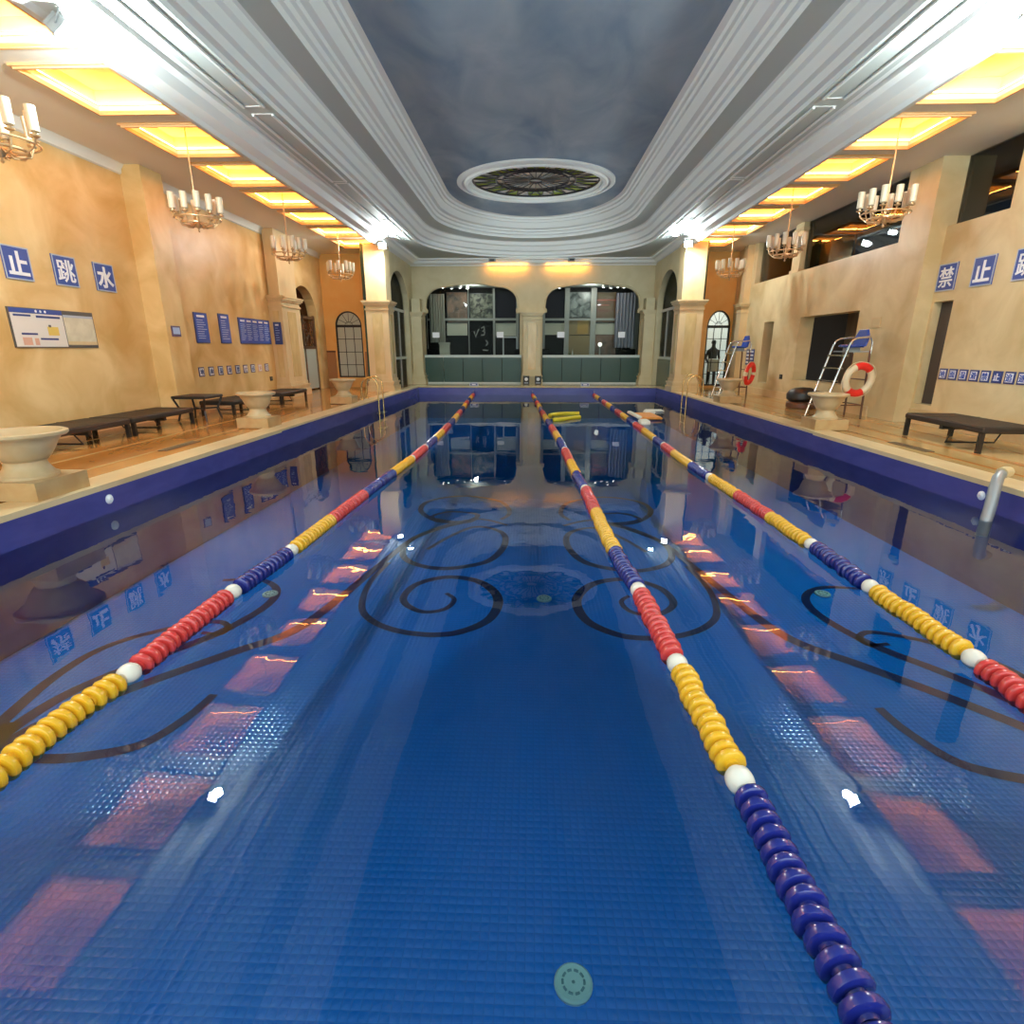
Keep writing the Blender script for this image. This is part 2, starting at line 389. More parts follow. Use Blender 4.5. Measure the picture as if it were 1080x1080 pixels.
# deck and coping
XL, XR, XRN = -8.2, 7.8, 8.1
YB = -1.6          # near end of what is built
YFW = 25.6         # far wall
CW = 0.42
mb = MB()
mb.plate([[(XL-.3, YB), (poolL(YB)-CW, YB), (poolL(YF)-CW, YF+.2), (-5.1, YFW+.3), (XL-.3, YFW+.3)]], XY, D-.12, D, 'deck_stone')
mb.plate([[(XRN+.3, YB), (poolR(YB)+CW, YB), (poolR(YF)+CW, YF+.2), (5.2, YFW+.3), (XRN+.3, YFW+.3)]], XY, D-.12, D, 'deck_stone_pale')
mb.plate([[(poolL(YF)-CW, YF+.5), (poolR(YF)+CW, YF+.5), (5.2, YFW+.3), (-5.1, YFW+.3)]], XY, D-.12, D, 'deck_stone_pale')
mb.plate([[(poolL(YB)-CW, YB), (poolR(YB)+CW, YB), (poolR(YB)+CW, YN-.4), (poolL(YB)-CW, YN-.4)]], XY, D-.12, D, 'deck_stone_pale')
struct(mb, 'floor', 'glossy orange brown stone deck around the pool', 'floor', smooth=False)
mb = MB()
mb.plate([[(poolL(YN), YN-.4), (poolL(YN)-CW, YN-.4), (poolL(YF)-CW, YF+.5), (poolL(YF), YF+.5)]], XY, D-.05, D+.012, 'coping')
struct(mb, 'trim_1', 'pale stone coping along the left pool edge', 'pool coping', smooth=False)
mb = MB()
mb.plate([[(poolR(YN), YN-.4), (poolR(YN)+CW, YN-.4), (poolR(YF)+CW, YF+.5), (poolR(YF), YF+.5)]], XY, D-.05, D+.012, 'coping')
struct(mb, 'trim_2', 'pale stone coping along the right pool edge', 'pool coping', smooth=False)
mb = MB(); mb.box(poolL(YF), poolR(YF), YF, YF+.5, D-.05, D+.012, 'coping')
struct(mb, 'trim_3', 'pale stone coping along the far pool end', 'pool coping', smooth=False)
mb = MB(); mb.box(poolL(YN), poolR(YN), YN-.4, YN, D-.05, D+.012, 'coping')
struct(mb, 'trim_4', 'pale stone coping along the near pool end', 'pool coping', smooth=False)
# thin darker inlay lines in the deck
mb = MB()
for x0, x1 in ((-5.75, -5.70), (-6.55, -6.50), (-7.55, -7.50)): mb.box(x0, x1, YB, 20.4, D, D+.004, 'deck_stone_pale')
struct(mb, 'trim_5', 'pale inlay lines running along the left deck', 'floor inlay', smooth=False)
mb = MB()
for x0, x1 in ((6.02, 6.08), (6.55, 6.68), (7.3, 7.34)): mb.box(x0, x1, YB, 20.4, D, D+.004, 'deck_stone')
struct(mb, 'trim_6', 'dark inlay lines running along the right deck', 'floor inlay', smooth=False)

# left wall with an arched doorway
YE = 22.8          # end wall of the aisles
mb = MB()
mb.plate([[(YB, D-.1), (YE+.2, D-.1), (YE+.2, ZC+.02), (YB, ZC+.02)], arch(19.75, 22.05, D-.05, 2.95, 1.05)], YZ, XL, XL-.35, 'marble_left')
struct(mb, 'wall_left', 'golden orange polished marble wall on the left', 'wall', smooth=False)
mb = MB(); mb.box(XL-1.6, XL-1.5, 19, 23, D-.1, 4.6, 'terracotta'); mb.box(XL-1.5, XL-.35, 19, 23, 4.3, 4.6, 'terracotta'); mb.box(XL-1.5, XL-.35, 19, 19.1, D-.1, 4.3, 'terracotta'); mb.box(XL-1.5, XL-.35, 22.9, 23, D-.1, 4.3, 'terracotta'); mb.box(XL-1.5, XL-.35, 19.1, 22.9, D-.1, D, 'terracotta')
struct(mb, 'wall_vestibule', 'reddish wall seen through the left archway', 'wall')
# right wall: far run with a wide opening, a narrow doorway and an open gallery above
mb = MB()
mb.plate([[(13.1, D-.1), (YE+.2, D-.1), (YE+.2, ZC+.02), (21.0, ZC+.02), (21.0, 4.0), (13.1, 4.0)],
          [(14.15, .95), (17.15, .95), (17.15, 2.71), (14.15, 2.71)], [(18.95, .74), (19.7, .74), (19.7, 2.68), (18.95, 2.68)]], YZ, XR, XR+.4, 'marble_right')
struct(mb, 'wall_right', 'beige marble wall on the right below the dark gallery', 'wall', smooth=False)
mb = MB()
mb.plate([[(YB, D-.1), (12.15, D-.1), (12.15, 4.12), (10.68, 4.12), (10.68, ZC+.02), (YB, ZC+.02)], [(11.55, .73), (12.08, .73), (12.08, 2.73), (11.55, 2.73)]], YZ, XRN, XRN+.4, 'marble_right')
struct(mb, 'wall_right', 'beige marble wall with large blue letter signs on right', 'wall', smooth=False)
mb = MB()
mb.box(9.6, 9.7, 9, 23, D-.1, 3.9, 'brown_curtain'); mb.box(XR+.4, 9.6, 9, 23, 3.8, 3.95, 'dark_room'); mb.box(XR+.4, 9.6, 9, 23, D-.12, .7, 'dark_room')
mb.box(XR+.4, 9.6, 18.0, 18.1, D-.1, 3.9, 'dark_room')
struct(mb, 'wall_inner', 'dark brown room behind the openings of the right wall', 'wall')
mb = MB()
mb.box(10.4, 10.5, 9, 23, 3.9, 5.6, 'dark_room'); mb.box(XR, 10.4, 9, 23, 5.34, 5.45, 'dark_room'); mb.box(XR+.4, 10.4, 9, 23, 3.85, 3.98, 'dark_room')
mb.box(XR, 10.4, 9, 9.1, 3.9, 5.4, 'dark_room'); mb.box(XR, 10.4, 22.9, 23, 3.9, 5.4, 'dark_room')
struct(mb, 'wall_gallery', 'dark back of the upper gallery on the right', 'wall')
mb = MB(); mb.box(XR+.17, XR+.19, 13.1, 21.0, 4.0, ZC, 'gallery_glass')
struct(mb, 'window_1', 'dark reflecting gallery glazing above the right wall', 'window')
mb = MB(); mb.box(XRN+.17, XRN+.19, 10.68, 12.15, 4.12, ZC, 'gallery_glass')
struct(mb, 'window_2', 'dark gallery pane above the signs of the right wall', 'window')
mb = MB(); mb.box(XR+.02, XR+.36, 17.75, 18.25, 4.0, ZC, 'marble_right'); mb.box(XR-.01, XR+.39, 17.7, 18.3, 5.12, 5.2, 'marble_pilaster'); mb.box(XR-.01, XR+.39, 17.7, 18.3, 4.0, 4.08, 'marble_pilaster')
struct(mb, 'trim_7', 'short beige post standing in the right gallery opening', 'post')
mb = MB(); mb.box(XL, XL+.04, YB, 12.0, D, D+.16, 'marble_pilaster'); mb.box(XL, XL+.04, 12.85, 17.9, D, D+.16, 'marble_pilaster')
struct(mb, 'baseboard_left', 'low stone skirting along the left wall', 'baseboard')
mb = MB(); mb.box(XR-.05, XR, 13.1, YE, D, D+.22, 'marble_pilaster'); mb.box(XRN-.05, XRN, YB, 12.1, D, D+.3, 'marble_pilaster')
struct(mb, 'baseboard_right', 'low stone skirting along the right wall', 'baseboard')
# cove moulding under aisle ceilings
mb = MB()
mb.plate([[(XL, ZC), (XL+.12, ZC), (XL+.05, ZC-.08), (XL+.04, ZC-.16), (XL, ZC-.18)]], lambda u, v, w: (u, w, v), YB, YE, 'aisle_plaster')
struct(mb, 'trim_8', 'narrow moulding where left wall meets aisle ceiling', 'moulding')
# aisle end walls with arched windows
def end_wall(x0, x1, hole, name, label, m):
    mb = MB()
    mb.plate([[(x0, D-.1), (x1, D-.1), (x1, ZC+.02), (x0, ZC+.02)], hole], XZ, YE, YE+.25, m)
    return struct(mb, name, label, 'wall', smooth=False)
WL = arch(-7.78, -6.72, .72, 2.70, .56); WR = arch(6.84, 7.74, .42, 2.66, .60)
end_wall(XL, -5.9, WL, 'wall_end', 'bright orange end wall of the left aisle', 'marble_orange')
end_wall(6.0, XRN+.3, WR, 'wall_end', 'tan orange end wall of the right aisle', 'marble_orange')
mb = MB(); mb.box(XL, -7.85, YE-.03, YE, D, 1.72, 'terracotta'); mb.box(-6.66, -5.9, YE-.03, YE, D, 1.72, 'terracotta'); mb.box(XL, -7.85, YE-.05, YE, 1.70, 1.76, 'brown_wood')
struct(mb, 'trim_9', 'darker brown dado at the foot of left end wall', 'dado')

def arched_window(n, x0, x1, zb, zs, rise, label, pane, cols):
    t = thing('window_%d' % n, label, 'window', (0, 0, 0), kind='structure')
    fr = MB(); o = arch(x0, x1, zb, zs, rise); k = .055
    i = arch(x0+k, x1-k, zb+k, zs, rise-k)
    fr.plate([o, i], XZ, YE+.03, YE+.12, 'frame_black'); fr.box(x0+k, x1-k, YE+.04, YE+.1, zs-.05, zs+.05, 'frame_black')
    fr.build('window_frame', t)
    mu = MB()
    for q in range(1, cols):
        x = x0+(x1-x0)*q/cols; mu.box(x-.012, x+.012, YE+.05, YE+.08, zb+k, zs, 'frame_black')
    nr = max(3, int((zs-zb)/.42))
    for q in range(1, nr): z = zb+(zs-zb)*q/nr; mu.box(x0+k, x1-k, YE+.05, YE+.08, z-.012, z+.012, 'frame_black')
    cx = (x0+x1)/2; r = (x1-x0)/2
    for q in range(1, 6):
        a = PI*q/6; mu.tube([(cx+.12*r*math.cos(a), YE+.065, zs+.05+.12*rise*math.sin(a)), (cx+.93*r*math.cos(a), YE+.065, zs+.93*rise*math.sin(a))], .01, 'frame_black', 5)
    mu.tube([(cx+.3*r*math.cos(PI*q/10), YE+.065, zs+.3*rise*math.sin(PI*q/10)) for q in range(11)], .01, 'frame_black', 5)
    mu.build('muntin', t)
    g = MB(); g.plate([i], XZ, YE+.062, YE+.068, pane); g.build('pane', t, smooth=False)
arched_window(3, -7.78, -6.72, .72, 2.70, .56, 'black arched window with pale frosted panes on orange wall', 'frosted', 3)
arched_window(4, 6.84, 7.74, .42, 2.66, .60, 'black arched window with bright white view on tan wall', 'pane_glass', 3)
struct(MB().box(6.1, 8.6, YE+.25, 24.9, D-.1, D, 'lounge_black'), 'floor', 'dark floor outside the right arched window', 'floor')
mb = MB(); mb.box(6.1, 8.6, 24.9, 25.0, D-.1, 4.2, 'daylight_board')  # white board added to stand for daylight behind the window
struct(mb, 'wall_backing', 'white backing board added outside the right arched window for daylight', 'wall')

# ------------------------------------------------------------------ ceiling
# aisle ceilings with openings for the coffers
CY = [0.42+1.945*i for i in range(11)]            # coffer starts
CX0, CX1, CLEN = 5.45, 6.65, 1.42
for sg, xo in ((-1, XL-.3), (1, 10.4)):
    mb = MB()
    a, b = (sg*CX0, sg*CX1)
    off = 0.12 if sg > 0 else 0
    a += off*0.7; b += off*.7
    xs = sorted((a, b))
    lo, hi = sorted((sg*5.42+off*.7, xo))
    if sg > 0: hi = XRN+.3
    mb.box(lo, xs[0], YB, YE+.2, ZC, ZC+.06, 'aisle_plaster'); mb.box(xs[1], hi, YB, YE+.2, ZC, ZC+.06, 'aisle_plaster')
    ye = [YB]+[v for y in CY for v in (y, y+CLEN)]+[YE+.2]
    for j in range(0, len(ye), 2):
        if ye[j+1] > ye[j]: mb.box(xs[0], xs[1], ye[j], ye[j+1], ZC, ZC+.06, 'aisle_plaster')
    struct(mb, 'ceiling', ('left' if sg < 0 else 'right')+' aisle ceiling with a row of glowing square recesses', 'ceiling', smooth=False)
    proto = None
    for i, y in enumerate(CY):
        side = 'left' if sg < 0 else 'right'
        lab = 'glowing orange recessed ceiling coffer over the %s aisle, number %d from the far end' % (side, len(CY)-i)
        words_ = ['eleventh', 'tenth', 'ninth', 'eighth', 'seventh', 'sixth', 'fifth', 'fourth', 'third', 'second', 'last']
        lab = 'glowing orange ceiling recess over %s aisle, %s' % (side, 'nearest the far end wall' if i == 10 else words_[i]+' from the far end wall')
        if proto is None:
            t = thing('ceiling_coffer', lab, 'ceiling recess', ((a+b)/2, y+CLEN/2, ZC), group='glowing coffers of the %s aisle' % side)
            hx, hy = (xs[1]-xs[0])/2, CLEN/2; e = .085; H = .30
            r = MB()
            for (x0, x1, y0, y1) in ((-hx-e-.03, -hx-e, -hy-e, hy+e), (hx+e, hx+e+.03, -hy-e, hy+e), (-hx-e, hx+e, -hy-e-.03, -hy-e), (-hx-e, hx+e, hy+e, hy+e+.03)):
                r.box(x0, x1, y0, y1, .06, H, 'coffer_paint')
            r.box(-hx-e-.03, hx+e+.03, -hy-e-.03, hy+e+.03, H, H+.03, 'coffer_paint')
            r.box(-hx-e, -hx, -hy-e, hy+e, .062, .08, 'coffer_paint'); r.box(hx, hx+e, -hy-e, hy+e, .062, .08, 'coffer_paint')
            r.box(-hx, hx, -hy-e, -hy, .062, .08, 'coffer_paint'); r.box(-hx, hx, hy, hy+e, .062, .08, 'coffer_paint')
            r.build('recess', t)
            f = MB()
            for k, (w, z) in enumerate(((.07, .0), (.035, -.025))):
                f.plate([[(-hx-w, -hy-w), (hx+w, -hy-w), (hx+w, hy+w), (-hx-w, hy+w)], [(-hx, -hy), (hx, -hy), (hx, hy), (-hx, hy)]], XY, z-.03, z, 'coffer_frame')
            f.build('coffer_frame', t)
            l = MB(); q = .065
            l.box(-hx-q, -hx-q+.03, -hy-q, hy+q, .085, .11, 'led'); l.box(hx+q-.03, hx+q, -hy-q, hy+q, .085, .11, 'led')
            l.box(-hx-q, hx+q, -hy-q, -hy-q+.03, .085, .11, 'led'); l.box(-hx-q, hx+q, hy+q-.03, hy+q, .085, .11, 'led')
            l.build('led_strip', t)
            proto = t
        else:
            copy_tree(proto, None, ((a+b)/2, y+CLEN/2, ZC), 0, lab)

# main ceiling: crown cornice, soffit, rounded steps, painted sky
AX = 0.09
def ring_pts(a, yc, b, n=28):
    pts = [(AX-a, YB+.0)]
    for i in range(6): pts.append((AX-a, YB+(yc-YB)*(i+1)/6.0)) if i < 5 else None
    for i in range(n+1):
        th = PI-PI*i/n; pts.append((AX+a*math.cos(th), yc+b*math.sin(th)))
    for i in range(5, 0, -1): pts.append((AX+a, YB+(yc-YB)*i/6.0))
    pts.append((AX+a, YB))
    return pts
def ycb(a):
    t = (a-2.8)/(4.22-2.8)
    return 19.75+t*1.5, 3.85+t*.1
PROF = [(4.22, 5.50, 'plaster'), (4.21, 5.57, 'plaster'), (4.13, 5.59, 'plaster'), (4.10, 5.70, 'plaster'), (4.03, 5.73, 'plaster'), (3.97, 5.88, 'plaster'), (3.91, 5.92, 'plaster'), (3.89, 6.03, 'plaster'), (3.84, 6.05, 'plaster'),
        (3.46, 6.10, 'plaster_shade_grey'), (3.44, 6.19, 'plaster'), (3.38, 6.21, 'plaster'), (3.36, 6.29, 'plaster'), (3.30, 6.31, 'plaster'), (3.28, 6.37, 'plaster'),
        (3.18, 6.40, 'plaster'), (3.12, 6.50, 'plaster'), (3.09, 6.57, 'plaster'), (3.04, 6.58, 'plaster'), (3.02, 6.65, 'plaster'), (2.96, 6.66, 'plaster'), (2.94, 6.72, 'plaster'), (2.83, 6.74, 'plaster')]
mb = MB(); vs = []; rows = []
for a, z, m in PROF:
    yc, b = ycb(a); rows.append([(x, y, z) for x, y in ring_pts(a, yc, b)])
k = len(rows[0])
for i in range(len(rows)-1):
    A, B = rows[i], rows[i+1]; vs = A+B
    mb.add(vs, [(j, j+1, k+j+1, k+j) for j in range(k-1)], PROF[i+1][2])
me_c = struct(mb, 'ceiling', 'stepped white plaster mouldings curving round the pool ceiling', 'ceiling')
MED = (0.1, 19.1)
outl = [(x, y) for x, y in ring_pts(2.84, *ycb(2.83))]
outl = [p for i, p in enumerate(outl) if i == 0 or (Vector(p)-Vector(outl[i-1])).length > 1e-4]
inn = []
for x, y in outl:
    a = math.atan2((y-MED[1])/.92, x-MED[0]); inn.append((MED[0]+2.40*math.cos(a), MED[1]+2.40*.92*math.sin(a), 6.74))
mb = MB(); kk = len(outl)
mb.add([(x, y, 6.74) for x, y in outl]+inn, [(j, (j+1) % kk, kk+(j+1) % kk, kk+j) for j in range(kk)], 'sky_paint')
sky = struct(mb, 'ceiling', 'painted blue grey cloudy sky panel in the ceiling centre', 'ceiling', smooth=False)
# flat soffit between the rectangular cornice and the rounded steps
BX, YCO = 4.80, 25.26
inner = [(x, y) for x, y, z in rows[0]]
inner = [p for i, p in enumerate(inner) if i == 0 or (Vector(p)-Vector(inner[i-1])).length > 1e-4]
poly = inner+[(AX+BX, YB), (AX+BX, YCO), (AX-BX, YCO), (AX-BX, YB)]
mb = MB(); mb.add([(x, y, 5.5) for x, y in poly], tessellate_polygon([[Vector((x, y, 0)) for x, y in poly]]), 'plaster_shade_grey')
struct(mb, 'ceiling', 'flat soffit with painted grey shade between cornice and curved ceiling steps', 'ceiling', smooth=False)
# crown cornice: down the left beam, across the far wall, back along the right beam
CPROF = [(5.62, 5.36), (5.51, 5.33), (5.45, 5.24), (5.36, 5.23), (5.30, 5.28), (5.12, 5.32), (5.02, 5.42), (4.92, 5.45), (4.90, 5.51), (4.79, 5.512)]
mb = MB(); rws = []
for a, z in CPROF:
    yy = 25.62-(5.51-a)*.75
    rws.append([(AX-a, YB, z), (AX-a, yy, z), (AX+a, yy, z), (AX+a, YB, z)])
for i in range(len(rws)-1):
    mb.add(rws[i]+rws[i+1], [(j, j+1, 5+j, 4+j) for j in range(3)], 'plaster')
struct(mb, 'trim_10', 'white crown cornice running round the pool hall', 'cornice')
# raised panel lines on the soffit
mb = MB()
for sg in (-1, 1):
    for j, y0 in enumerate((-1.5, 2.3, 6.25, 10.3, 14.2, 18.1)):
        y1 = y0+3.75
        if y1 > 21.8: y1 = 21.0
        for xx in (4.34, 4.66):
            x = AX+sg*(xx); mb.box(x-.018, x+.018, y0, y1, 5.47, 5.5, 'plaster')
        for y in (y0, y1): mb.box(min(AX+sg*4.34, AX+sg*4.66)-.018, max(AX+sg*4.34, AX+sg*4.66)+.018, y-.018, y+.018, 5.493, 5.5, 'plaster')
struct(mb, 'trim_11', 'thin raised white panel lines on the soffit', 'moulding', smooth=False)
# lid over everything so that no outside light leaks in
mb = MB(); mb.box(-9.2, 10.6, YB, 29.5, 7.15, 7.25, 'plaster_shade_grey')
for sg in (-1, 1): 
    x0, x1 = sorted((AX+sg*5.10, AX+sg*5.16)); mb.box(x0, x1, YB, YFW+.3, 5.52, 7.2, 'plaster_shade_grey')
struct(mb, 'ceiling', 'unseen roof lid above the pool hall ceiling, blocking outside light', 'roof')

# stained glass medallion
med = thing('ceiling_medallion', 'oval green stained glass ceiling medallion in round white moulding', 'ceiling medallion', (MED[0], MED[1], 6.74))
mb = MB()
ro = [(2.42, .0), (2.42, -.05), (2.36, -.09), (2.28, -.09), (2.24, -.05), (2.2, -.05), (2.16, -.11), (2.08, -.12), (2.05, -.06), (2.0, -.05), (1.97, .0), (1.955, .05), (1.94, .07), (1.97, .08)]
mb.lathe(ro, 'plaster', n=64, sy=.92); mb.f = mb.f[:-2]; mb.m = mb.m[:-2]
mb.build('moulding_ring', med)
gl = MB(); n = 28; SY = .92
R0, R1, R2, R3 = .22, 1.02, 1.22, 1.95
zg = .065
for j in range(n):
    a0, a1, am = 2*PI*j/n, 2*PI*(j+1)/n, 2*PI*(j+.5)/n
    P = lambda r, a: (r*math.cos(a), r*math.sin(a)*SY, zg)
    gl.add([(0, 0, zg), P(R2, a0), P(R2, a1)], [(0, 1, 2)], 'pale_glass')
    gl.add([P(R2, a0), P(R3, am), P(R2, a1)], [(0, 1, 2)], 'pale_glass' if j % 7 in (1, 5) else 'leaf_glass')
    gl.add([P(R2, a0), P(R3, 2*PI*(j-.5)/n), P(R3, am)], [(0, 1, 2)], 'leaf_glass' if j % 2 else 'pale_glass')
gl.build('stained_glass', med, smooth=False)
tr = MB()
for r, w in ((R3-.01, .03), (R2, .035), (R1, .03)):
    tr.tube([(r*math.cos(2*PI*i/64), r*SY*math.sin(2*PI*i/64), zg-.02) for i in range(64)], w, 'tracery', 6, closed=True)
tr.tube([(R0*math.cos(2*PI*i/24), R0*SY*math.sin(2*PI*i/24), zg-.02) for i in range(24)], .03, 'tracery', 6, closed=True)
for j in range(n):
    a0, am, a1 = 2*PI*j/n, 2*PI*(j+.5)/n, 2*PI*(j+1)/n
    Q = lambda r, a: (r*math.cos(a), r*SY*math.sin(a), zg-.015)
    tr.tube([Q(R0, a0), Q(R1, a0)], .018, 'tracery', 5)
    tr.tube([Q(R2, a0), Q(R3, am), Q(R2, a1)], .018, 'tracery', 5)
    if j % 2 == 0: tr.tube([Q(R1, am), Q(R2, am)], .018, 'tracery', 5)
tr.build('tracery', med)

# ------------------------------------------------------------------ far end wall
OX = [(-4.62, -0.62), (0.62, 4.68)]
def far_open(x0, x1):
    """flat-arched opening with rounded shoulders and small cusps above the capitals"""
    zb, zs, zt = D+.05, 3.36, 4.42
    R = .78; p = [(x0-.12, zb), (x1+.12, zb), (x1+.12, zs), (x1-.02, zs), (x1-.02, zs+.12), (x1+.05, zs+.2)]
    for i in range(9):
        a = PI/2*i/8; p.append((x1-R+R*math.cos(a)+.02*(1-i/8), zt-R*.8+R*.8*math.sin(a)))
    for i in range(1, 10):
        u = i/10; p.append((x1-R+(x0-x1+2*R)*u, zt+.13*math.sin(PI*u)))
    for i in range(9):
        a = PI/2+PI/2*i/8; p.append((x0+R+R*math.cos(a)-.02*(i/8), zt-R*.8+R*.8*math.sin(a)))
    p += [(x0-.05, zs+.2), (x0+.02, zs+.12), (x0+.02, zs), (x0-.12, zs)]
    return p
mb = MB()
mb.plate([[(-5.6, D-.1), (5.8, D-.1), (5.8, 5.6), (-5.6, 5.6)], far_open(*OX[0]), far_open(*OX[1])], XZ, YFW, YFW+.35, 'far_stone')
struct(mb, 'wall_far', 'beige stone far wall with two wide shouldered arches', 'wall', smooth=False)
# edge mouldings round the openings
mb = MB()
for x0, x1 in OX:
    pts = far_open(x0, x1)[2:-1]
    mb.tube([(x, YFW-.01, z) for x, z in pts], .045, 'far_stone', 6)
struct(mb, 'trim_12', 'slim stone mouldings edging the far arches', 'moulding')
for sg in (-1, 1):
    x = -5.22 if sg < 0 else 5.28
    mb = MB()
    mb.plate([[(21.25, D-.1), (YFW, D-.1), (YFW, 5.5), (21.25, 5.5)], arch(21.5, 24.75, D-.05, 3.5, 1.25)], YZ, x, x+sg*.3, 'far_stone')
    struct(mb, 'wall_side', 'short stone wall with tall arch beside the %s far corner' % ('left' if sg < 0 else 'right'), 'wall', smooth=False)
    mb = MB(); x2 = x+sg*.75; mb.box(min(x2, x2+sg*.1), max(x2, x2+sg*.1), 21.0, YFW+.3, D-.1, 5.4, 'green_glass')
    struct(mb, 'wall_niche', 'dark greenish wall behind the %s side arch' % ('left' if sg < 0 else 'right'), 'wall')
    t = thing('window_%d' % (5 if sg < 0 else 6), 'glazed arch with low dark panel near %s far corner' % ('left' if sg < 0 else 'right'), 'window', kind='structure')
    xg = x+sg*.22; q = MB(); q.plate([arch(21.5, 24.75, D, 3.5, 1.25)], YZ, xg, xg+.01, 'pane_glass'); q.build('pane', t, smooth=False)
    q = MB(); q.box(min(xg-.03, xg+.04), max(xg-.03, xg+.04), 21.5, 24.75, 1.42, 1.52, 'rail_pale'); q.box(xg-.03, xg+.04, 21.5, 24.75, 3.3, 3.4, 'mullion')
    for yy in (22.5, 23.7): q.box(xg-.03, xg+.04, yy-.04, yy+.04, D, 3.3, 'mullion')
    q.build('window_frame', t)
    q = MB(); q.box(min(xg-.05, xg-.02), max(xg-.05, xg-.02), 21.5, 24.75, D, 1.42, 'green_glass'); q.build('lower_panel', t)

def pilaster(label, x0, x1, y0, y1, zcap, ztop, m, faces, inset=True, shaft_in=.0, up=None):
    """a square stone column: base, shaft, capital, upper shaft, inset panels on the given faces"""
    t = thing('pilaster', label, 'pilaster', ((x0+x1)/2, (y0+y1)/2, D), kind='structure')
    hx, hy = (x1-x0)/2, (y1-y0)/2; zc = zcap-D; zt = ztop-D
    b = MB(); b.box(-hx-.1, hx+.1, -hy-.1, hy+.1, 0, .2, m); b.box(-hx-.06, hx+.06, -hy-.06, hy+.06, .2, .30, m); b.box(-hx-.09, hx+.09, -hy-.09, hy+.09, .30, .36, m); b.box(-hx-.03, hx+.03, -hy-.03, hy+.03, .36, .46, m)
    b.build('base', t)
    s = MB(); s.box(-hx, hx, -hy, hy, .46, zc-.32, m); s.build('shaft', t)
    cc = MB()
    cc.box(-hx-.03, hx+.03, -hy-.03, hy+.03, zc-.32, zc-.26, m); cc.box(-hx+.0, hx-.0, -hy, hy, zc-.26, zc-.16, m)
    cc.box(-hx-.05, hx+.05, -hy-.05, hy+.05, zc-.16, zc-.11, m); cc.box(-hx-.09, hx+.09, -hy-.09, hy+.09, zc-.11, zc-.05, m); cc.box(-hx-.12, hx+.12, -hy-.12, hy+.12, zc-.05, zc, m)
    cc.build('capital', t)
    if ztop > zcap+.1: u = MB(); u.box(-hx+.04, hx-.04, -hy+.04, hy-.04, zc, zt, m); u.build('upper_shaft', t)
    if inset:
        for fx in faces:
            p = MB(); w = .45
            if fx == '-y': p.box(-hx*w, hx*w, -hy-.012, -hy, .62, zc-.45, 'marble_inset'); 
            if fx == '+x': p.box(hx, hx+.012, -hy*w, hy*w, .62, zc-.45, 'marble_inset')
            if fx == '-x': p.box(-hx-.012, -hx, -hy*w, hy*w, .62, zc-.45, 'marble_inset')
            o = p.build('inset_panel', t); 
    return t
pilaster('large stone pilaster at the far left pool corner', -5.86, -5.06, 20.5, 21.3, 3.46, 5.32, 'marble_pilaster', ('-y', '+x'))
pilaster('large stone pilaster at the far right pool corner', 5.16, 5.98, 20.5, 21.3, 3.46, 5.32, 'marble_pilaster', ('-y', '-x'))
pilaster('narrow stone column between the two far arches', -.33, .43, 25.25, 25.65, 3.36, 3.4, 'far_stone', ('-y',))
pilaster('greenish stone column at the left end of far wall', -5.2, -4.75, 25.0, 25.6, 3.36, 3.9, 'far_stone', (), False)
pilaster('greenish stone column at the right end of far wall', 4.82, 5.28, 25.0, 25.6, 3.42, 3.9, 'far_stone', (), False)
pilaster('stone pilaster beside the arched doorway of left wall', -8.2, -7.78, 18.0, 19.4, 3.42, 5.32, 'marble_pilaster', ('+x', '-y'))
pilaster('slim engaged column at far end of right wall', 7.55, 7.95, 21.3, 21.75, 3.40, 5.32, 'marble_pilaster', (), False)
mb = MB(); mb.box(-8.25, -7.78, 12.12, 12.8, D, ZC, 'marble_left'); struct(mb, 'pilaster', 'plain tall orange pilaster in the middle of left wall', 'pilaster')
mb = MB(); mb.box(7.78, 8.5, 12.15, 13.1, D, ZC, 'marble_right'); struct(mb, 'pilaster', 'plain tall beige pillar beside the narrow right door', 'pilaster')

# arched doorway in the left wall: iron scroll screen over glazed doors
dr = thing('door_1', 'arched doorway in left wall with ornate iron screen', 'door', (XL-.15, 20.9, D), kind='structure')
q = MB()
for yy in (-1.1, 0, 1.1): q.box(-.04, .04, yy-.05, yy+.05, 0, 2.7, 'iron')
for zz in (1.55, 2.62): q.box(-.04, .04, -1.1, 1.1, zz-.05, zz+.05, 'iron')
q.build('door_frame', dr)
q = MB()
for cy in (-.55, .55):
    for k in range(3):
        for s in (-1, 1):
            pts = []
            for i in range(20):
                a = i*.42; r = .05+.02*i*.55
                pts.append((0, cy+s*(.24-.0)+r*math.cos(a)*s, 1.80+.28*k+r*math.sin(a)))
            q.tube(pts, .014, 'iron', 5)
    q.tube([(0, cy-.45, 1.6), (0, cy+.1, 2.1), (0, cy+.45, 2.55)], .018, 'iron', 5); q.tube([(0, cy+.45, 1.6), (0, cy-.1, 2.1), (0, cy-.45, 2.55)], .018, 'iron', 5)
q.build('scroll_screen', dr)
for cy in (-.55, .55):
    q = MB(); q.box(-.02, .02, cy-.5, cy+.5, .05, 1.5, 'frosted'); q.build('door_panel', dr)
tag(MB().box(7.95, 8.0, 11.56, 12.07, .74, 2.72, 'dark_room').build('door_2'), 'x', 'door')
o = bpy.data.objects['door_2']; o.location.x = .3; tag(o, 'narrow dark door beside the plain beige pillar', 'door', None, 'structure')

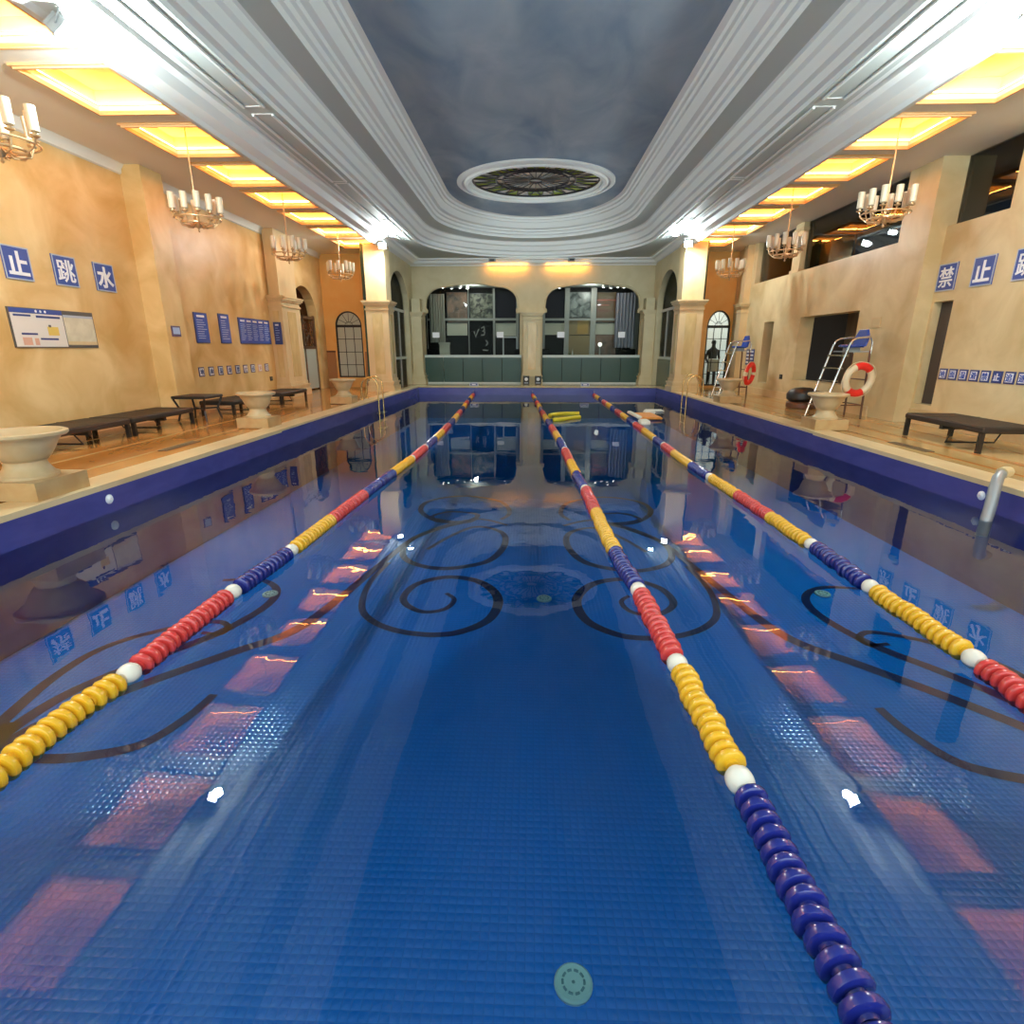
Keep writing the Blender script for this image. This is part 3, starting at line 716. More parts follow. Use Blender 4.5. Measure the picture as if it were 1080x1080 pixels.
# ------------------------------------------------------------------ lounge behind the far arches
YL = 27.1
for nm, bx, m, lab in (('wall_lounge', (-6, 6, YL+.3, YL+.4, D-.1, 5.3), 'lounge_wall', 'dark back wall of the lounge behind far arches'), ('ceiling', (-6, 6, YFW+.35, YL+.3, 4.55, 4.65), 'plaster_shade_grey', 'grey lounge ceiling with small downlights'),
                       ('floor', (-6, 6, YFW+.35, YL+.3, D-.1, D), 'lounge_black', 'black lounge floor behind the far arches'), ('wall_lounge', (-5.9, -5.8, YFW+.35, YL+.3, D, 4.55), 'lounge_wall', 'dark left wall of the lounge'), ('wall_lounge', (5.8, 5.9, YFW+.35, YL+.3, D, 4.55), 'lounge_wall', 'dark right wall of the lounge')):
    struct(MB().box(*bx, m), nm, lab, nm.split('_')[0])
def at_far(px, py, Y):
    d = ((px-540), (540-py), 580); w = [_xc.x*d[0]+_xc.y*d[1]+_xc.z*d[2], _yc.x*d[0]+_yc.y*d[1]+_yc.z*d[2], _zc.x*d[0]+_zc.y*d[1]+_zc.z*d[2]]
    return w[0]*Y/w[1], 1.83+w[2]*Y/w[1]
def far_rect(ox, zx0, zy0, zx1, zy1, Y):
    x0, z1 = at_far(ox+zx0/9, 290+zy0/9, Y); x1, z0 = at_far(ox+zx1/9, 290+zy1/9, Y)
    return x0, x1, z0, z1
def far_panel(name, label, cat, ox, r, m, Y, th=.04, group=None, frame=None):
    x0, x1, z0, z1 = far_rect(ox, *r, Y); z0 = max(z0, D)
    t = thing(name, label, cat, ((x0+x1)/2, Y, z0), group=group)
    hx = (x1-x0)/2; q = MB(); q.box(-hx, hx, 0, th, 0, z1-z0, m); q.build('panel', t)
    if frame:
        f = MB(); f.plate([[(-hx-.03, -.03), (hx+.03, -.03), (hx+.03, z1-z0+.03), (-hx-.03, z1-z0+.03)], [(-hx, 0), (hx, 0), (hx, z1-z0), (-hx, z1-z0)]], XZ, -.02, th, frame); f.build('frame', t, smooth=False)
    return t
for nn, ox, xs_ in ((7, 440, ((480, 500), (718, 742), (940, 965), (85, 105))), (8, 560, ((325, 352), (575, 600), (100, 128), (975, 1000)))):
    t = thing('window_%d' % nn, 'grey mullioned screen behind the %s far arch' % ('left' if nn == 7 else 'right'), 'window', kind='structure')
    for a, b in xs_:
        x0, x1, z0, z1 = far_rect(ox, a, 150, b, 790, YL); q = MB(); q.box(x0, x1, YL-.06, YL+.02, D, 4.5, 'mullion'); q.build('mullion', t)
    q = MB(); x0, x1, z0, z1 = far_rect(ox, 100, 412, 965, 432, YL); q.box(x0, x1, YL-.04, YL+.02, z0, z1, 'mullion'); q.build('transom', t)
    x0, x1 = OX[0 if nn == 7 else 1]; g = MB(); g.plate([far_open(x0, x1)], XZ, YFW+.25, YFW+.255, 'pane_glass'); g.build('pane', t, smooth=False)
P1 = YL+.1
far_panel('wall_picture', 'brown picture with pale star shape behind left far arch', 'picture', 440, (280, 165, 478, 452), 'pic_brown', P1, frame='frame_black')
far_panel('wall_picture', 'dark picture of pale curling lines behind left far arch', 'picture', 440, (502, 180, 718, 408), 'pic_dark', P1, frame='frame_black')
far_panel('wall_picture', 'plain dark purple panel behind left far arch', 'picture', 440, (744, 165, 938, 450), 'pic_purple', P1, frame='frame_black')
far_panel('wall_picture', 'plain dark plum panel behind right far arch', 'picture', 560, (132, 165, 322, 450), 'pic_purple', P1, frame='frame_black')
far_panel('wall_picture', 'grey picture with pale cloudy shapes behind right far arch', 'picture', 560, (355, 165, 574, 400), 'pic_grey', P1, frame='frame_black')
rp = far_panel('wall_picture', 'red brown picture with pink stripes behind right far arch', 'picture', 560, (602, 165, 800, 448), 'pic_red', P1, frame='frame_black')
hx = .6
q = MB(); q.box(-.65, .5, -.01, 0, .93, .99, 'red_strip'); q.box(-.6, .2, -.01, 0, .72, .77, 'red_strip'); q.build('stripe', rp)
for ox, r, lab in ((440, (282, 458, 478, 574), 'cream band under the brown star picture'), (440, (744, 458, 938, 580), 'cream band under the dark purple panel'),
                   (560, (132, 458, 322, 568), 'cream band under the dark plum panel'), (560, (602, 458, 800, 564), 'cream band under the red brown picture')):
    far_panel('wall_board', lab, 'wall panel', ox, r, 'lounge_cream', P1, group='cream bands behind the far arches')
bp = far_panel('wall_board', 'black panel with pale handwritten strokes behind left arch', 'wall panel', 440, (502, 434, 718, 775), 'lounge_black', P1)
q = MB()
for pts in ([(-.35, 1.15), (-.28, .9), (-.12, 1.25)], [(0, 1.28), (.12, 1.36), (.14, 1.2), (.04, 1.16), (.16, 1.12), (.12, .98), (-.02, .98)], [(.2, .75), (.3, .62), (.2, .5)], [(.05, .3), (.3, .28)]):
    q.tube([(x, -.01, z) for x, z in pts], .03, 'mullion', 5)
q.build('pale_strokes', bp)
gp = far_panel('wall_board', 'golden brown panel with orange lattice behind right arch', 'wall panel', 560, (355, 432, 574, 568), 'panel_wood', P1)
q = MB(); 
q.box(-.12, .38, -.01, 0, .04, .68, 'panel_gold'); q.build('orange_lattice', gp)
far_panel('cabinet', 'brown wooden counter behind the right far arch', 'cabinet', 560, (352, 575, 560, 770), 'panel_wood', P1-.12, .2)
far_panel('wall_board', 'dark brown panel at right behind the right far arch', 'wall panel', 560, (604, 568, 800, 770), 'pic_brown', P1)
def curtain(label, ox, r, m, Y):
    x0, x1, z0, z1 = far_rect(ox, *r, Y); z0 = max(z0, D); n = 40; a = []; 
    for i in range(n+1):
        u = i/n; a.append((x0+(x1-x0)*u, Y+.05*math.sin(u*2*PI*6)))
    q = MB(); vs = [(x, y, z0) for x, y in a]+[(x, y, z1) for x, y in a]+[(x, y+.015, z0) for x, y in a]+[(x, y+.015, z1) for x, y in a]; k = n+1
    q.add(vs, [(i, i+1, k+i+1, k+i) for i in range(n)]+[(2*k+i, 3*k+i, 3*k+i+1, 2*k+i+1) for i in range(n)]+[(k+i, k+i+1, 3*k+i+1, 3*k+i) for i in range(n)], m)
    return tag(q.build('curtain'), label, 'curtain')
curtain('pale striped curtain behind the left far arch', 440, (110, 180, 270, 640), 'curtain_pale', YL-.25)
curtain('lilac grey curtain at right behind the right far arch', 560, (812, 170, 970, 690), 'curtain_lilac', YL-.25)
def stack_box(label, ox, r, Y):
    x0, x1, z0, z1 = far_rect(ox, *r, Y); z0 = D; t = thing('cabinet', label, 'cabinet', ((x0+x1)/2, Y, D)); w = (x1-x0)/2
    q = MB(); q.box(-w, w, -.14, .14, 0, z1-z0-.08, 'lounge_cream'); q.build('body', t)
    q = MB(); q.box(-w-.03, w+.03, -.17, .15, z1-z0-.08, z1-z0, 'lounge_cream'); q.build('top', t)
    for zz in (.5, .85): q = MB(); q.box(-w*.85, w*.85, -.15, -.14, zz, zz+.06, 'mullion'); q.build('drawer_line', t)
stack_box('cream stepped cabinet behind the left far arch', 440, (215, 640, 310, 775), YL-.1)
for ox, r, lab in ((440, (145, 545, 212, 595), 'small white painted reflection on glass beside the pale striped curtain'), (440, (755, 540, 820, 595), 'small white painted reflection on glass below the dark purple panel'),
                   (560, (250, 540, 318, 595), 'small white painted reflection on glass below the dark plum panel'), (560, (828, 540, 892, 595), 'small white painted reflection on glass beside the lilac curtain')):
    x0, x1, z0, z1 = far_rect(ox, *r, YFW+.22); q = MB(); q.box(x0, x1, YFW+.215, YFW+.235, z0, z1, 'sign_white'); tag(q.build('notice'), lab, 'notice', 'white painted reflections on the far glass')  # each white sheet is a painted reflection on the far glass
# small table, lamp post, plant, armchairs in the lounge
x0, x1, z0, z1 = far_rect(440, 815, 585, 945, 770, YL-.3)
t = thing('bar_table', 'white framed bar table behind the left far arch', 'table', ((x0+x1)/2, YL-.1, D))
q = MB(); q.box((x0-x1)/2, (x1-x0)/2, -.1, .1, z1-D-.05, z1-D, 'sign_white'); q.build('top', t)
for sx in (-1, 1):
    q = MB(); q.box(sx*(x1-x0)/2-.03, sx*(x1-x0)/2+.03, -.03, .03, 0, z1-D-.05, 'sign_white'); q.build('leg', t)
x, z = at_far(560+655/9, 290+660/9, YL-.4)
t = thing('globe_lamp', 'white globe lamp on thin post behind right far arch', 'lamp', (x, YL-.4, D))
q = MB(); q.lathe([(.12, 0), (.12, .03), (.03, .05), (.03, z-D-.08)], 'mullion', n=12); q.build('post', t)
q = MB(); q.lathe([(0.001, -.1)]+[(.1*math.sin(PI*i/8), -.1*math.cos(PI*i/8)) for i in range(1, 8)]+[(.001, .1)], 'lamp_globe', (0, 0, z-D), 14); q.build('globe', t)
x, z = at_far(560+395/9, 290+690/9, YL-.45)
t = thing('potted_plant', 'pale yellowish plant in front of the brown counter', 'plant', (x, YL-.45, D))
q = MB(); q.lathe([(.1, 0), (.14, .3), (.16, .32), (.13, .3), (.1, .29)], 'lounge_cream', n=14); q.build('pot', t)
q = MB()
for i in range(46):
    a = random.random()*2*PI; r = .3*math.sqrt(random.random()); hh = .75+random.random()*.75
    p0 = Vector((0, 0, .35)); p1 = Vector((r*.5*math.cos(a), r*.5*math.sin(a), .3+hh*.6)); p2 = Vector((r*math.cos(a), r*math.sin(a), hh)); w = Vector((-math.sin(a), math.cos(a), 0))*.035
    q.add([p0, p1-w, p2, p1+w], [(0, 1, 2, 3)], 'lounge_cream' if i % 3 else 'plant_green')
q.build('foliage', t)
for i, (ox, zx, lab) in enumerate(((440, 118, 'black armchair in front of pale striped curtain'), (440, 985, 'black armchair just left of the column between far arches'), (560, 105, 'black armchair just right of the column between far arches'), (560, 930, 'black armchair in front of lilac curtain'))):
    x, _ = at_far(ox+zx/9, 370, YL-.55)
    if i == 0:
        t = thing('armchair', lab, 'chair', (x, YL-.55, D), group='black lounge armchairs')
        q = MB(); q.rbox(-.32, .32, -.25, .25, .12, .45, 'lounge_black', .05); q.build('seat', t)
        q = MB(); q.rbox(-.34, .34, .18, .30, .15, 1.5, 'lounge_black', .05); q.build('backrest', t)
        for sx in (-1, 1):
            q = MB(); q.rbox(sx*.36-.06, sx*.36+.06, -.25, .28, .1, .68, 'lounge_black', .04); q.build('armrest', t)
        for sx in (-1, 1):
            for sy in (-1, 1): q = MB(); q.box(sx*.3-.025, sx*.3+.025, sy*.2-.025, sy*.2+.025, 0, .14, 'frame_black'); q.build('leg', t)
        arm0 = t
    else: copy_tree(arm0, None, (x, YL-.55, D), 0, lab)
# balustrades of dark green glass under both arches
for i, (x0, x1) in enumerate(((-4.80, -.42), (.52, 4.86))):
    t = thing('balustrade', 'dark green glass balustrade below the %s far arch' % ('left' if i == 0 else 'right'), 'balustrade', ((x0+x1)/2, YFW-.1, D), group='green balustrades at far end')
    hx = (x1-x0)/2; nn = 5
    for j in range(nn):
        q = MB(); q.box(-hx+2*hx*j/nn+.012, -hx+2*hx*(j+1)/nn-.012, -.015, .015, .06, 1.13, 'green_glass'); q.build('glass_panel', t)
    q = MB(); q.box(-hx, hx, -.05, .05, 1.13, 1.24, 'rail_pale'); q.build('handrail', t)
    q = MB(); q.box(-hx, hx, -.04, .04, 0, .06, 'rail_pale'); q.build('bottom_rail', t)
# ceiling downlights in the lounge
DL = [(-4.25, 26.4), (-3.95, 26.2), (-3.6, 26.55), (-3.2, 26.3), (-2.9, 26.6), (-1.2, 26.3), (-.8, 26.5), (.85, 26.3), (1.25, 26.5), (3.2, 26.3), (3.55, 26.55), (3.8, 26.2), (4.1, 26.4)]
for i, (x, y) in enumerate(DL):
    lab = 'small white downlight in lounge ceiling, %s behind the %s far arch' % (['first', 'second', 'third', 'fourth', 'fifth', 'sixth', 'seventh', 'first', 'second', 'third', 'fourth', 'fifth', 'sixth'][i]+' from left', 'left' if x < 0 else 'right')
    if i == 0:
        t = thing('downlight', lab, 'ceiling light', (x, y, 4.55), group='lounge downlights')
        q = MB(); q.lathe([(.085, 0), (.085, -.12), (.06, -.12), (.06, -.02)], 'plaster', n=12); q.build('housing', t)
        q = MB(); q.lathe([(.058, -.11), (.001, -.125)], 'downlight_lens', n=12); q.build('lens', t)
        dl0 = t
    else: copy_tree(dl0, None, (x, y, 4.55), 0, lab)
for x in (-2.6, 2.6):
    l = bpy.data.lights.new('lounge_light', 'POINT'); l.energy = 34; l.color = (1, .97, .9); l.shadow_soft_size = .1
    lo = bpy.data.objects.new('lounge_light', l); lo.location = (x, 26.1, 4.3); COL.objects.link(lo)
l = bpy.data.lights.new('inner_fill', 'POINT'); l.energy = 30; l.color = (1, .85, .65); l.shadow_soft_size = .15  # added warm fill for the dim inner room, no lamp hangs here
lo = bpy.data.objects.new('inner_fill', l); lo.location = (8.8, 14.0, 3.4); COL.objects.link(lo)
l = bpy.data.lights.new('backing_fill', 'POINT'); l.energy = 60; l.color = (.9, .95, 1); l.shadow_soft_size = .2  # added light on the white backing board, standing in for daylight
lo = bpy.data.objects.new('backing_fill', l); lo.location = (7.3, 23.7, 3.6); COL.objects.link(lo)
# orange light strips under the far cornice
for i, (px0, px1) in enumerate(((514, 556), (576, 620))):
    x0, _ = at_far(px0, 290, YFW); x1, _ = at_far(px1, 290, YFW)
    lt = thing('light_strip', 'orange light strip under cornice above the %s far arch' % ('left' if i == 0 else 'right'), 'light strip', ((x0+x1)/2, YFW-.30, 5.21), group='cornice light strips')
    q = MB(); q.box((x0-x1)/2, (x1-x0)/2, -.012, .012, -.015, .03, 'plaster'); q.build('housing', lt)
    q = MB(); q.box((x0-x1)/2+.02, (x1-x0)/2-.02, .013, .017, -.01, .026, 'led_soft'); q.build('led_strip', lt)
    for sx in (-.8, .8): q = MB(); q.box(sx*(x1-x0)/2-.012, sx*(x1-x0)/2+.012, -.01, .01, .03, .11, 'plaster'); q.build('bracket', lt)

# outside the right arched window
t = thing('person', 'person in dark clothes holding a white bag outside right arched window', 'person', (7.42, 23.6, D))
def person_mesh():
    me = bpy.data.meshes.new('body')
    V = [((0, 0, .95), .15), ((0, 0, 1.2), .145), ((0, 0, 1.42), .17), ((0, 0, 1.55), .065), ((0, -.01, 1.68), .095), ((0, -.01, 1.80), .07),
         ((-.1, 0, .9), .1), ((-.12, -.02, .5), .075), ((-.13, .02, .1), .05), ((-.14, -.12, .04), .045),
         ((.1, 0, .9), .1), ((.12, -.02, .5), .075), ((.13, .02, .1), .05), ((.14, -.12, .04), .045),
         ((-.2, 0, 1.42), .065), ((-.27, .02, 1.15), .05), ((-.22, -.16, .95), .038), ((-.18, -.25, .95), .035),
         ((.2, 0, 1.42), .065), ((.27, .02, 1.15), .05), ((.22, -.16, .95), .038), ((.18, -.25, .95), .035)]
    E = [(0, 1), (1, 2), (2, 3), (3, 4), (4, 5), (0, 6), (6, 7), (7, 8), (8, 9), (0, 10), (10, 11), (11, 12), (12, 13), (2, 14), (14, 15), (15, 16), (16, 17), (2, 18), (18, 19), (19, 20), (20, 21)]
    me.from_pydata([v for v, r in V], E, []); me.materials.append(MATS['person_dark'])
    o = bpy.data.objects.new('body', me); COL.objects.link(o); o.parent = t
    md = o.modifiers.new('skin', 'SKIN'); pass
    for i, (v, r) in enumerate(V): me.skin_vertices[0].data[i].radius = (r, r)
    me.skin_vertices[0].data[0].use_root = True
    s = o.modifiers.new('sub', 'SUBSURF'); s.levels = 1; s.render_levels = 1
person_mesh()
for sx in (-1, 1):
    q = MB(); q.rbox(sx*.14-.05, sx*.14+.05, -.2, .08, 0, .1, 'white_plastic', .03); q.build('shoe', t)
q = MB(); q.rbox(-.24, .2, -.34, -.26, .62, 1.12, 'white_plastic', .03); q.build('white_bag', t)
q = MB(); q.lathe([(.001, .12), (.05, .11), (.09, .07), (.1, 0), (.09, -.04)], 'frame_black', (0, .01, 1.74), 12); q.build('hair', t)

# ------------------------------------------------------------------ lane ropes
def disc_prof():
    return [(.034, -.032), (.036, -.020), (.058, -.021), (.069, -.014), (.073, .0), (.069, .014), (.058, .021), (.036, .020), (.034, .032)]
def disc_mesh(m, n=14):
    q = MB(); q.lathe(disc_prof(), m, n=n, axis='y'); o = q.build('float_disc'); me = o.data; bpy.data.objects.remove(o); return me
DM = {m: disc_mesh(m) for m in ('float_yellow', 'float_red', 'float_blue', 'float_white')}
q = MB(); q.lathe([(.001, -.06), (.036, -.056), (.057, -.03), (.062, 0), (.057, .03), (.036, .056), (.001, .06)], 'float_white', n=16, axis='y'); o = q.build('x'); BALL = o.data; bpy.data.objects.remove(o)
def lane_rope(label, pts, segs):
    """pts: (x,y) course on the water; segs: (y_end, colour, white ball at the far end)"""
    t = thing('lane_rope', label, 'lane rope', (pts[0][0], pts[0][1], 0), group='lane ropes dividing the pool')
    P = smooth_path(pts, 10); L = [0]
    for i in range(len(P)-1): L.append(L[-1]+(Vector(P[i+1])-Vector(P[i])).length)
    ox, oy = pts[0]
    q = MB(); q.tube([(x-ox, y-oy, .025) for x, y in P[::3]]+[(P[-1][0]-ox, P[-1][1]-oy+.05, .18)], .011, 'cable', 6); q.build('cable', t)
    s = .03; i = 0; nd = 0; rest = MB(); balls = {}
    rng = random.Random(len(label)); prev = -99
    si = 0
    while s < L[-1]-.1:
        while L[i+1] < s: i += 1
        u = (s-L[i])/(L[i+1]-L[i]); a = Vector(P[i]); b = Vector(P[i+1]); p = a.lerp(b, u); d = (b-a).normalized()
        rz = math.atan2(-d.x, d.y)
        ball = False
        while si < len(segs)-1 and p.y > segs[si][0]:
            ball = ball or segs[si][2]; si += 1
        m = segs[si][1]
        tilt = rng.uniform(-.13, .13); wob = rng.uniform(-.006, .006)
        if ball:
            s += .045; p2 = p+d*.045
            o = bpy.data.objects.new('marker_ball', BALL); COL.objects.link(o); o.parent = t; o.location = (p2.x-ox, p2.y-oy, .028); o.rotation_euler = (0, 0, rz); o['label'] = 'white marker ball'
            s += .11; continue
        mtx = Matrix.Rotation(rz+tilt, 4, 'Z') @ Matrix.Rotation(rng.uniform(-.1, .1), 4, 'X')
        if nd < 100:
            o = bpy.data.objects.new('float_disc', DM[m]); COL.objects.link(o); o.parent = t
            o.location = (p.x-ox+wob, p.y-oy, .026+wob); o.rotation_euler = mtx.to_euler(); nd += 1
        else:
            rest.lathe(disc_prof(), m, (p.x-ox+wob, p.y-oy, .026), n=9, axis='y', mtx=mtx)
        s += .064
    o = rest.build('float_disc', t); o['kind'] = 'stuff'
Yy, Rr, Bb = 'float_yellow', 'float_red', 'float_blue'
def cyc(y, seq, balls, step=1.05, end=23.0):
    out = []; k = 0
    while y < end: y += step; out.append((y, seq[k % len(seq)], balls[k % len(balls)])); k += 1
    return out
lane_rope('lane rope on the left with its near end yellow', [(-2.30, .5), (-2.33, 1.4), (-2.35, 2.29), (-2.31, 2.67), (-2.29, 3.73), (-2.22, 4.7), (-2.18, 5.74), (-2.14, 6.78), (-2.07, 8.2), (-2.02, 9.3), (-1.99, 11.4), (-2.02, 13.8), (-2.12, 17), (-2.25, 20), (-2.36, 23.1)],
          [(1.62, Rr, True), (2.63, Yy, True), (3.72, Rr, True), (4.66, Bb, True), (5.74, Yy, False), (6.78, Rr, False), (8.1, Bb, False), (9.2, Yy, True), (10.3, Rr, True), (11.4, Bb, False), (12.4, Yy, False), (13.5, Rr, False)]+cyc(13.5, (Bb, Yy, Rr), (False, False, True)))
lane_rope('lane rope in the middle with its near end dark blue', [(1.0, .45), (.975, .8), (.955, 1.1), (.945, 1.35), (.93, 1.9), (.892, 2.87), (.857, 3.92), (.80, 4.75), (.762, 6.1), (.745, 7.1), (.70, 8.1), (.655, 9.8), (.60, 11.6), (.42, 15.2), (.30, 18), (.18, 21), (.08, 23.1)],
          [(1.90, Bb, True), (2.86, Yy, True), (3.90, Rr, True), (4.78, Bb, False), (6.08, Yy, False), (7.1, Rr, True), (8.1, Bb, False), (9.0, Yy, False), (10.1, Rr, True), (11.3, Bb, False), (12.3, Yy, False), (13.4, Rr, False)]+cyc(13.4, (Bb, Yy, Rr), (False, True, False)))
lane_rope('lane rope on the right with its near end red', [(2.62, .5), (2.64, 1.6), (2.676, 2.65), (2.70, 2.98), (2.695, 4.03), (2.71, 4.99), (2.69, 5.97), (2.675, 6.93), (2.645, 7.85), (2.60, 9.2), (2.61, 11.6), (2.63, 15.3), (2.62, 19), (2.60, 23.1)],
          [(1.9, Bb, True), (2.93, Rr, True), (4.03, Yy, True), (4.97, Bb, True), (5.95, Yy, False), (6.95, Rr, False), (7.9, Yy, True), (8.8, Bb, False), (9.9, Yy, False), (10.7, Rr, True), (11.5, Bb, True), (12.8, Yy, False)]+cyc(12.8, (Rr, Bb, Yy), (True, False, True)))

# ------------------------------------------------------------------ pool fittings
def jet(label, x, y):
    t = thing('floor_inlet', label, 'pool inlet', (x, y, FLOOR_Z), group='round white inlets on the pool floor')
    q = MB(); q.lathe([(.088, 0), (.088, .012), (.078, .02), (.07, .016), (.001, .016)], 'jet_white', n=28); q.build('cover', t)
    q = MB()
    for i in range(10):
        a = 2*PI*i/10; q.tube([(.05*math.cos(a+b), .05*math.sin(a+b), .018) for b in (-.2, 0, .2)], .006, 'jet_grey', 5)
    q.lathe([(.001, .022), (.008, .018)], 'jet_grey', n=8); q.build('slots', t)
jet('round white floor inlet nearest the camera side of the pool', .22, 1.80)
jet('round white floor inlet between the two large spirals', .18, 5.83)
jet('round white floor inlet under the left lane rope', -3.05, 5.85)
jet('round white floor inlet by the right scroll', 3.47, 6.07)
for x, y, sg, lab in ((poolL(6.0), 6.0, 1, 'white round nozzle on the left pool wall'), (poolR(6.5), 6.5, -1, 'white round nozzle on the right pool wall')):
    t = thing('wall_nozzle', lab, 'pool nozzle', (x, y, .16)); 
    q = MB(); q.lathe([(.045, 0), (.045, .012), (.03, .03), (.012, .032), (.010, .02), (.001, .02)], 'white_plastic', n=16, axis='x') ; o = q.build('nozzle', t); o.scale = (sg, 1, 1)
    q = MB(); q.lathe([(.055, 0), (.055, .008), (.04, .008)], 'white_plastic', n=16, axis='x'); o = q.build('flange', t); o.scale = (sg, 1, 1)
# grey pipe at the right edge
t = thing('fill_pipe', 'grey pool fill pipe with pale end leaning on right pool edge', 'pipe', (5.30, 6.1, D))
q = MB(); q.tube([(-.02, .10, .16), (-.09, .05, .13), (-.14, .0, .02), (-.18, -.05, -.2), (-.26, -.12, -.5)], [.05, .055, .058, .058, .055], 'grey_steel', 14); q.build('pipe', t)
q = MB(); q.tube([(.10, .16, .17), (.04, .13, .175), (-.025, .10, .165)], [.058, .064, .064], 'coping', 14); q.build('end_cap', t)
# pool ladders
def ladder(label, x, y, sg):
    t = thing('pool_ladder', label, 'pool ladder', (x, y, D))
    for sy in (-.27, .27):
        q = MB(); pts = [(-.42*sg, sy, 0), (-.42*sg, sy, .35)]+[((-.17-.25*math.cos(PI*i/10))*sg, sy, .40+.28*math.sin(PI*i/10)) for i in range(11)]+[(.08*sg, sy, .2), (.08*sg, sy, -1.0)]
        q.tube(pts, .024, 'gold', 10); q.build('handrail', t)
        q = MB(); q.lathe([(.06, 0), (.055, .03), (.025, .045)], 'gold', (-.42*sg, sy, 0.0), 12); q.build('foot_flange', t)
    for k in range(3):
        q = MB(); q.box(.02*sg-.04, .14*sg+.04, -.27, .27, -.42-.24*k, -.39-.24*k, 'grey_steel'); q.build('tread', t)
ladder('golden handrail ladder at the left pool edge near far pilaster', poolL(17.0), 17.2, 1)
ladder('golden handrail ladder at the right pool edge near far pilaster', poolR(18.8), 18.8, -1)
# lane markers and boxes on the far coping
for px, lab in ((500, 'small grey lane block on far coping below the left arch'), (617, 'small grey lane block on far coping below the right arch')):
    x, _ = at_far(px, 402, 23.4); t = thing('lane_block', lab, 'lane block', (x, 23.4, D+.012), group='lane blocks')
    q = MB(); q.rbox(-.18, .18, -.12, .12, 0, .15, 'sign_border', .02); q.build('body', t)
    q = MB(); q.box(-.14, .14, -.126, -.12, .04, .11, 'board_navy'); q.box(-.08, .08, -.13, -.126, .06, .09, 'sign_white'); q.build('plate', t)
for px, lab in ((555, 'black box with white round face, left of the pair at central column'), (567.5, 'black box with white round face, right of the pair at central column')):
    x, _ = at_far(px, 402, 25.0); t = thing('spotlight_box', lab, 'box', (x, 25.0, D), group='black boxes at the central column')
    q = MB(); q.rbox(-.14, .14, -.08, .08, 0, .36, 'frame_black', .02); q.build('body', t)
    q = MB(); q.lathe([(.075, 0), (.07, .012), (.001, .014)], 'white_plastic', (0, -.08, .22), 16, axis='y', mtx=Matrix.Rotation(PI, 4, 'X')); q.build('round_face', t)
    q = MB(); q.box(-.09, .09, -.086, -.08, .04, .08, 'sign_border'); q.build('plate', t)
# floating toys
def noodle(label, p, r, m):
    t = tag(MB().tube(smooth_path3(p), r, m, 10).build('pool_noodle'), label, 'pool float', 'yellow floats'); return t
def smooth_path3(p):
    a = smooth_path([(x, y) for x, y in p], 5); return [(x, y, .03) for x, y in a]
noodle('yellow pool noodle floating by the middle rope, the farther one', [(.55, 15.7), (.7, 15.95), (1.0, 16.15), (1.42, 16.2)], .055, 'foam_yellow')
noodle('yellow pool noodle floating by the middle rope, the nearer one', [(.60, 14.65), (.75, 14.7), (1.0, 14.95), (1.36, 15.35)], .055, 'foam_yellow')
t = thing('kickboard', 'orange and white float lying against the right lane rope', 'pool float', (3.2, 15.5, .01), .05)
q = MB(); q.rbox(-.32, .32, -.62, .62, 0, .07, 'foam_orange', .06); q.build('board', t)
q = MB(); q.rbox(-.36, -.24, -.6, .75, .02, .10, 'foam_white', .03); q.rbox(.1, .42, .55, .75, .02, .11, 'foam_white', .03); q.build('white_edge', t)
tag(MB().rbox(2.74, 3.0, 13.85, 14.25, -.02, .12, 'foam_white', .05).build('float_block'), 'small white float block near the orange float', 'pool float')
tag(MB().rbox(3.5, 4.05, 16.9, 17.3, 0, .05, 'foam_white', .05).build('kickboard'), 'pale cream kickboard floating alone on the right', 'pool float')

# ------------------------------------------------------------------ stone urns
def urn(label, x, y, r=.42):
    t = thing('stone_urn', label, 'stone urn', (x, y, D+.012), group='stone urns along the pool')
    q = MB(); q.box(-.36, .36, -.34, .34, 0, .19, 'plinth_stone'); q.build('plinth', t)
    q = MB(); q.lathe([(.27, .19), (.27, .22), (.24, .235), (.2, .29), (.185, .33), (.19, .36), (.21, .375)], 'urn_stone', n=32); q.build('foot', t)
    q = MB(); k = r/.42
    q.lathe([(.20, .375), (.23, .40), (.27*k, .46), (.31*k, .54), (.35*k, .60), (.37*k, .612), (.40*k, .615), (.42*k, .635), (.42*k, .66), (.40*k, .67), (.37*k, .665), (.34*k, .63), (.28*k, .52), (.001, .46)], 'urn_stone', n=36); q.build('bowl', t)
    return t
u0 = urn('cream stone urn at the left pool edge nearest the camera', -5.33, 5.55)
copy_tree(u0, None, (-5.42, 10.9, D+.012), 0, 'cream stone urn in front of the left wall notice boards').scale = (.86, .86, 1)
copy_tree(u0, None, (-5.35, 15.9, D+.012), 0, 'cream stone urn before the left end wall window').scale = (.86, .86, 1)
copy_tree(u0, None, (5.74, 11.0, D+.012), 0, 'cream stone urn in front of the nearer lifeguard chair').scale = (.86, .86, 1)
copy_tree(u0, None, (5.70, 16.4, D+.012), 0, 'cream stone urn in front of the farther lifeguard chair').scale = (.86, .86, 1)

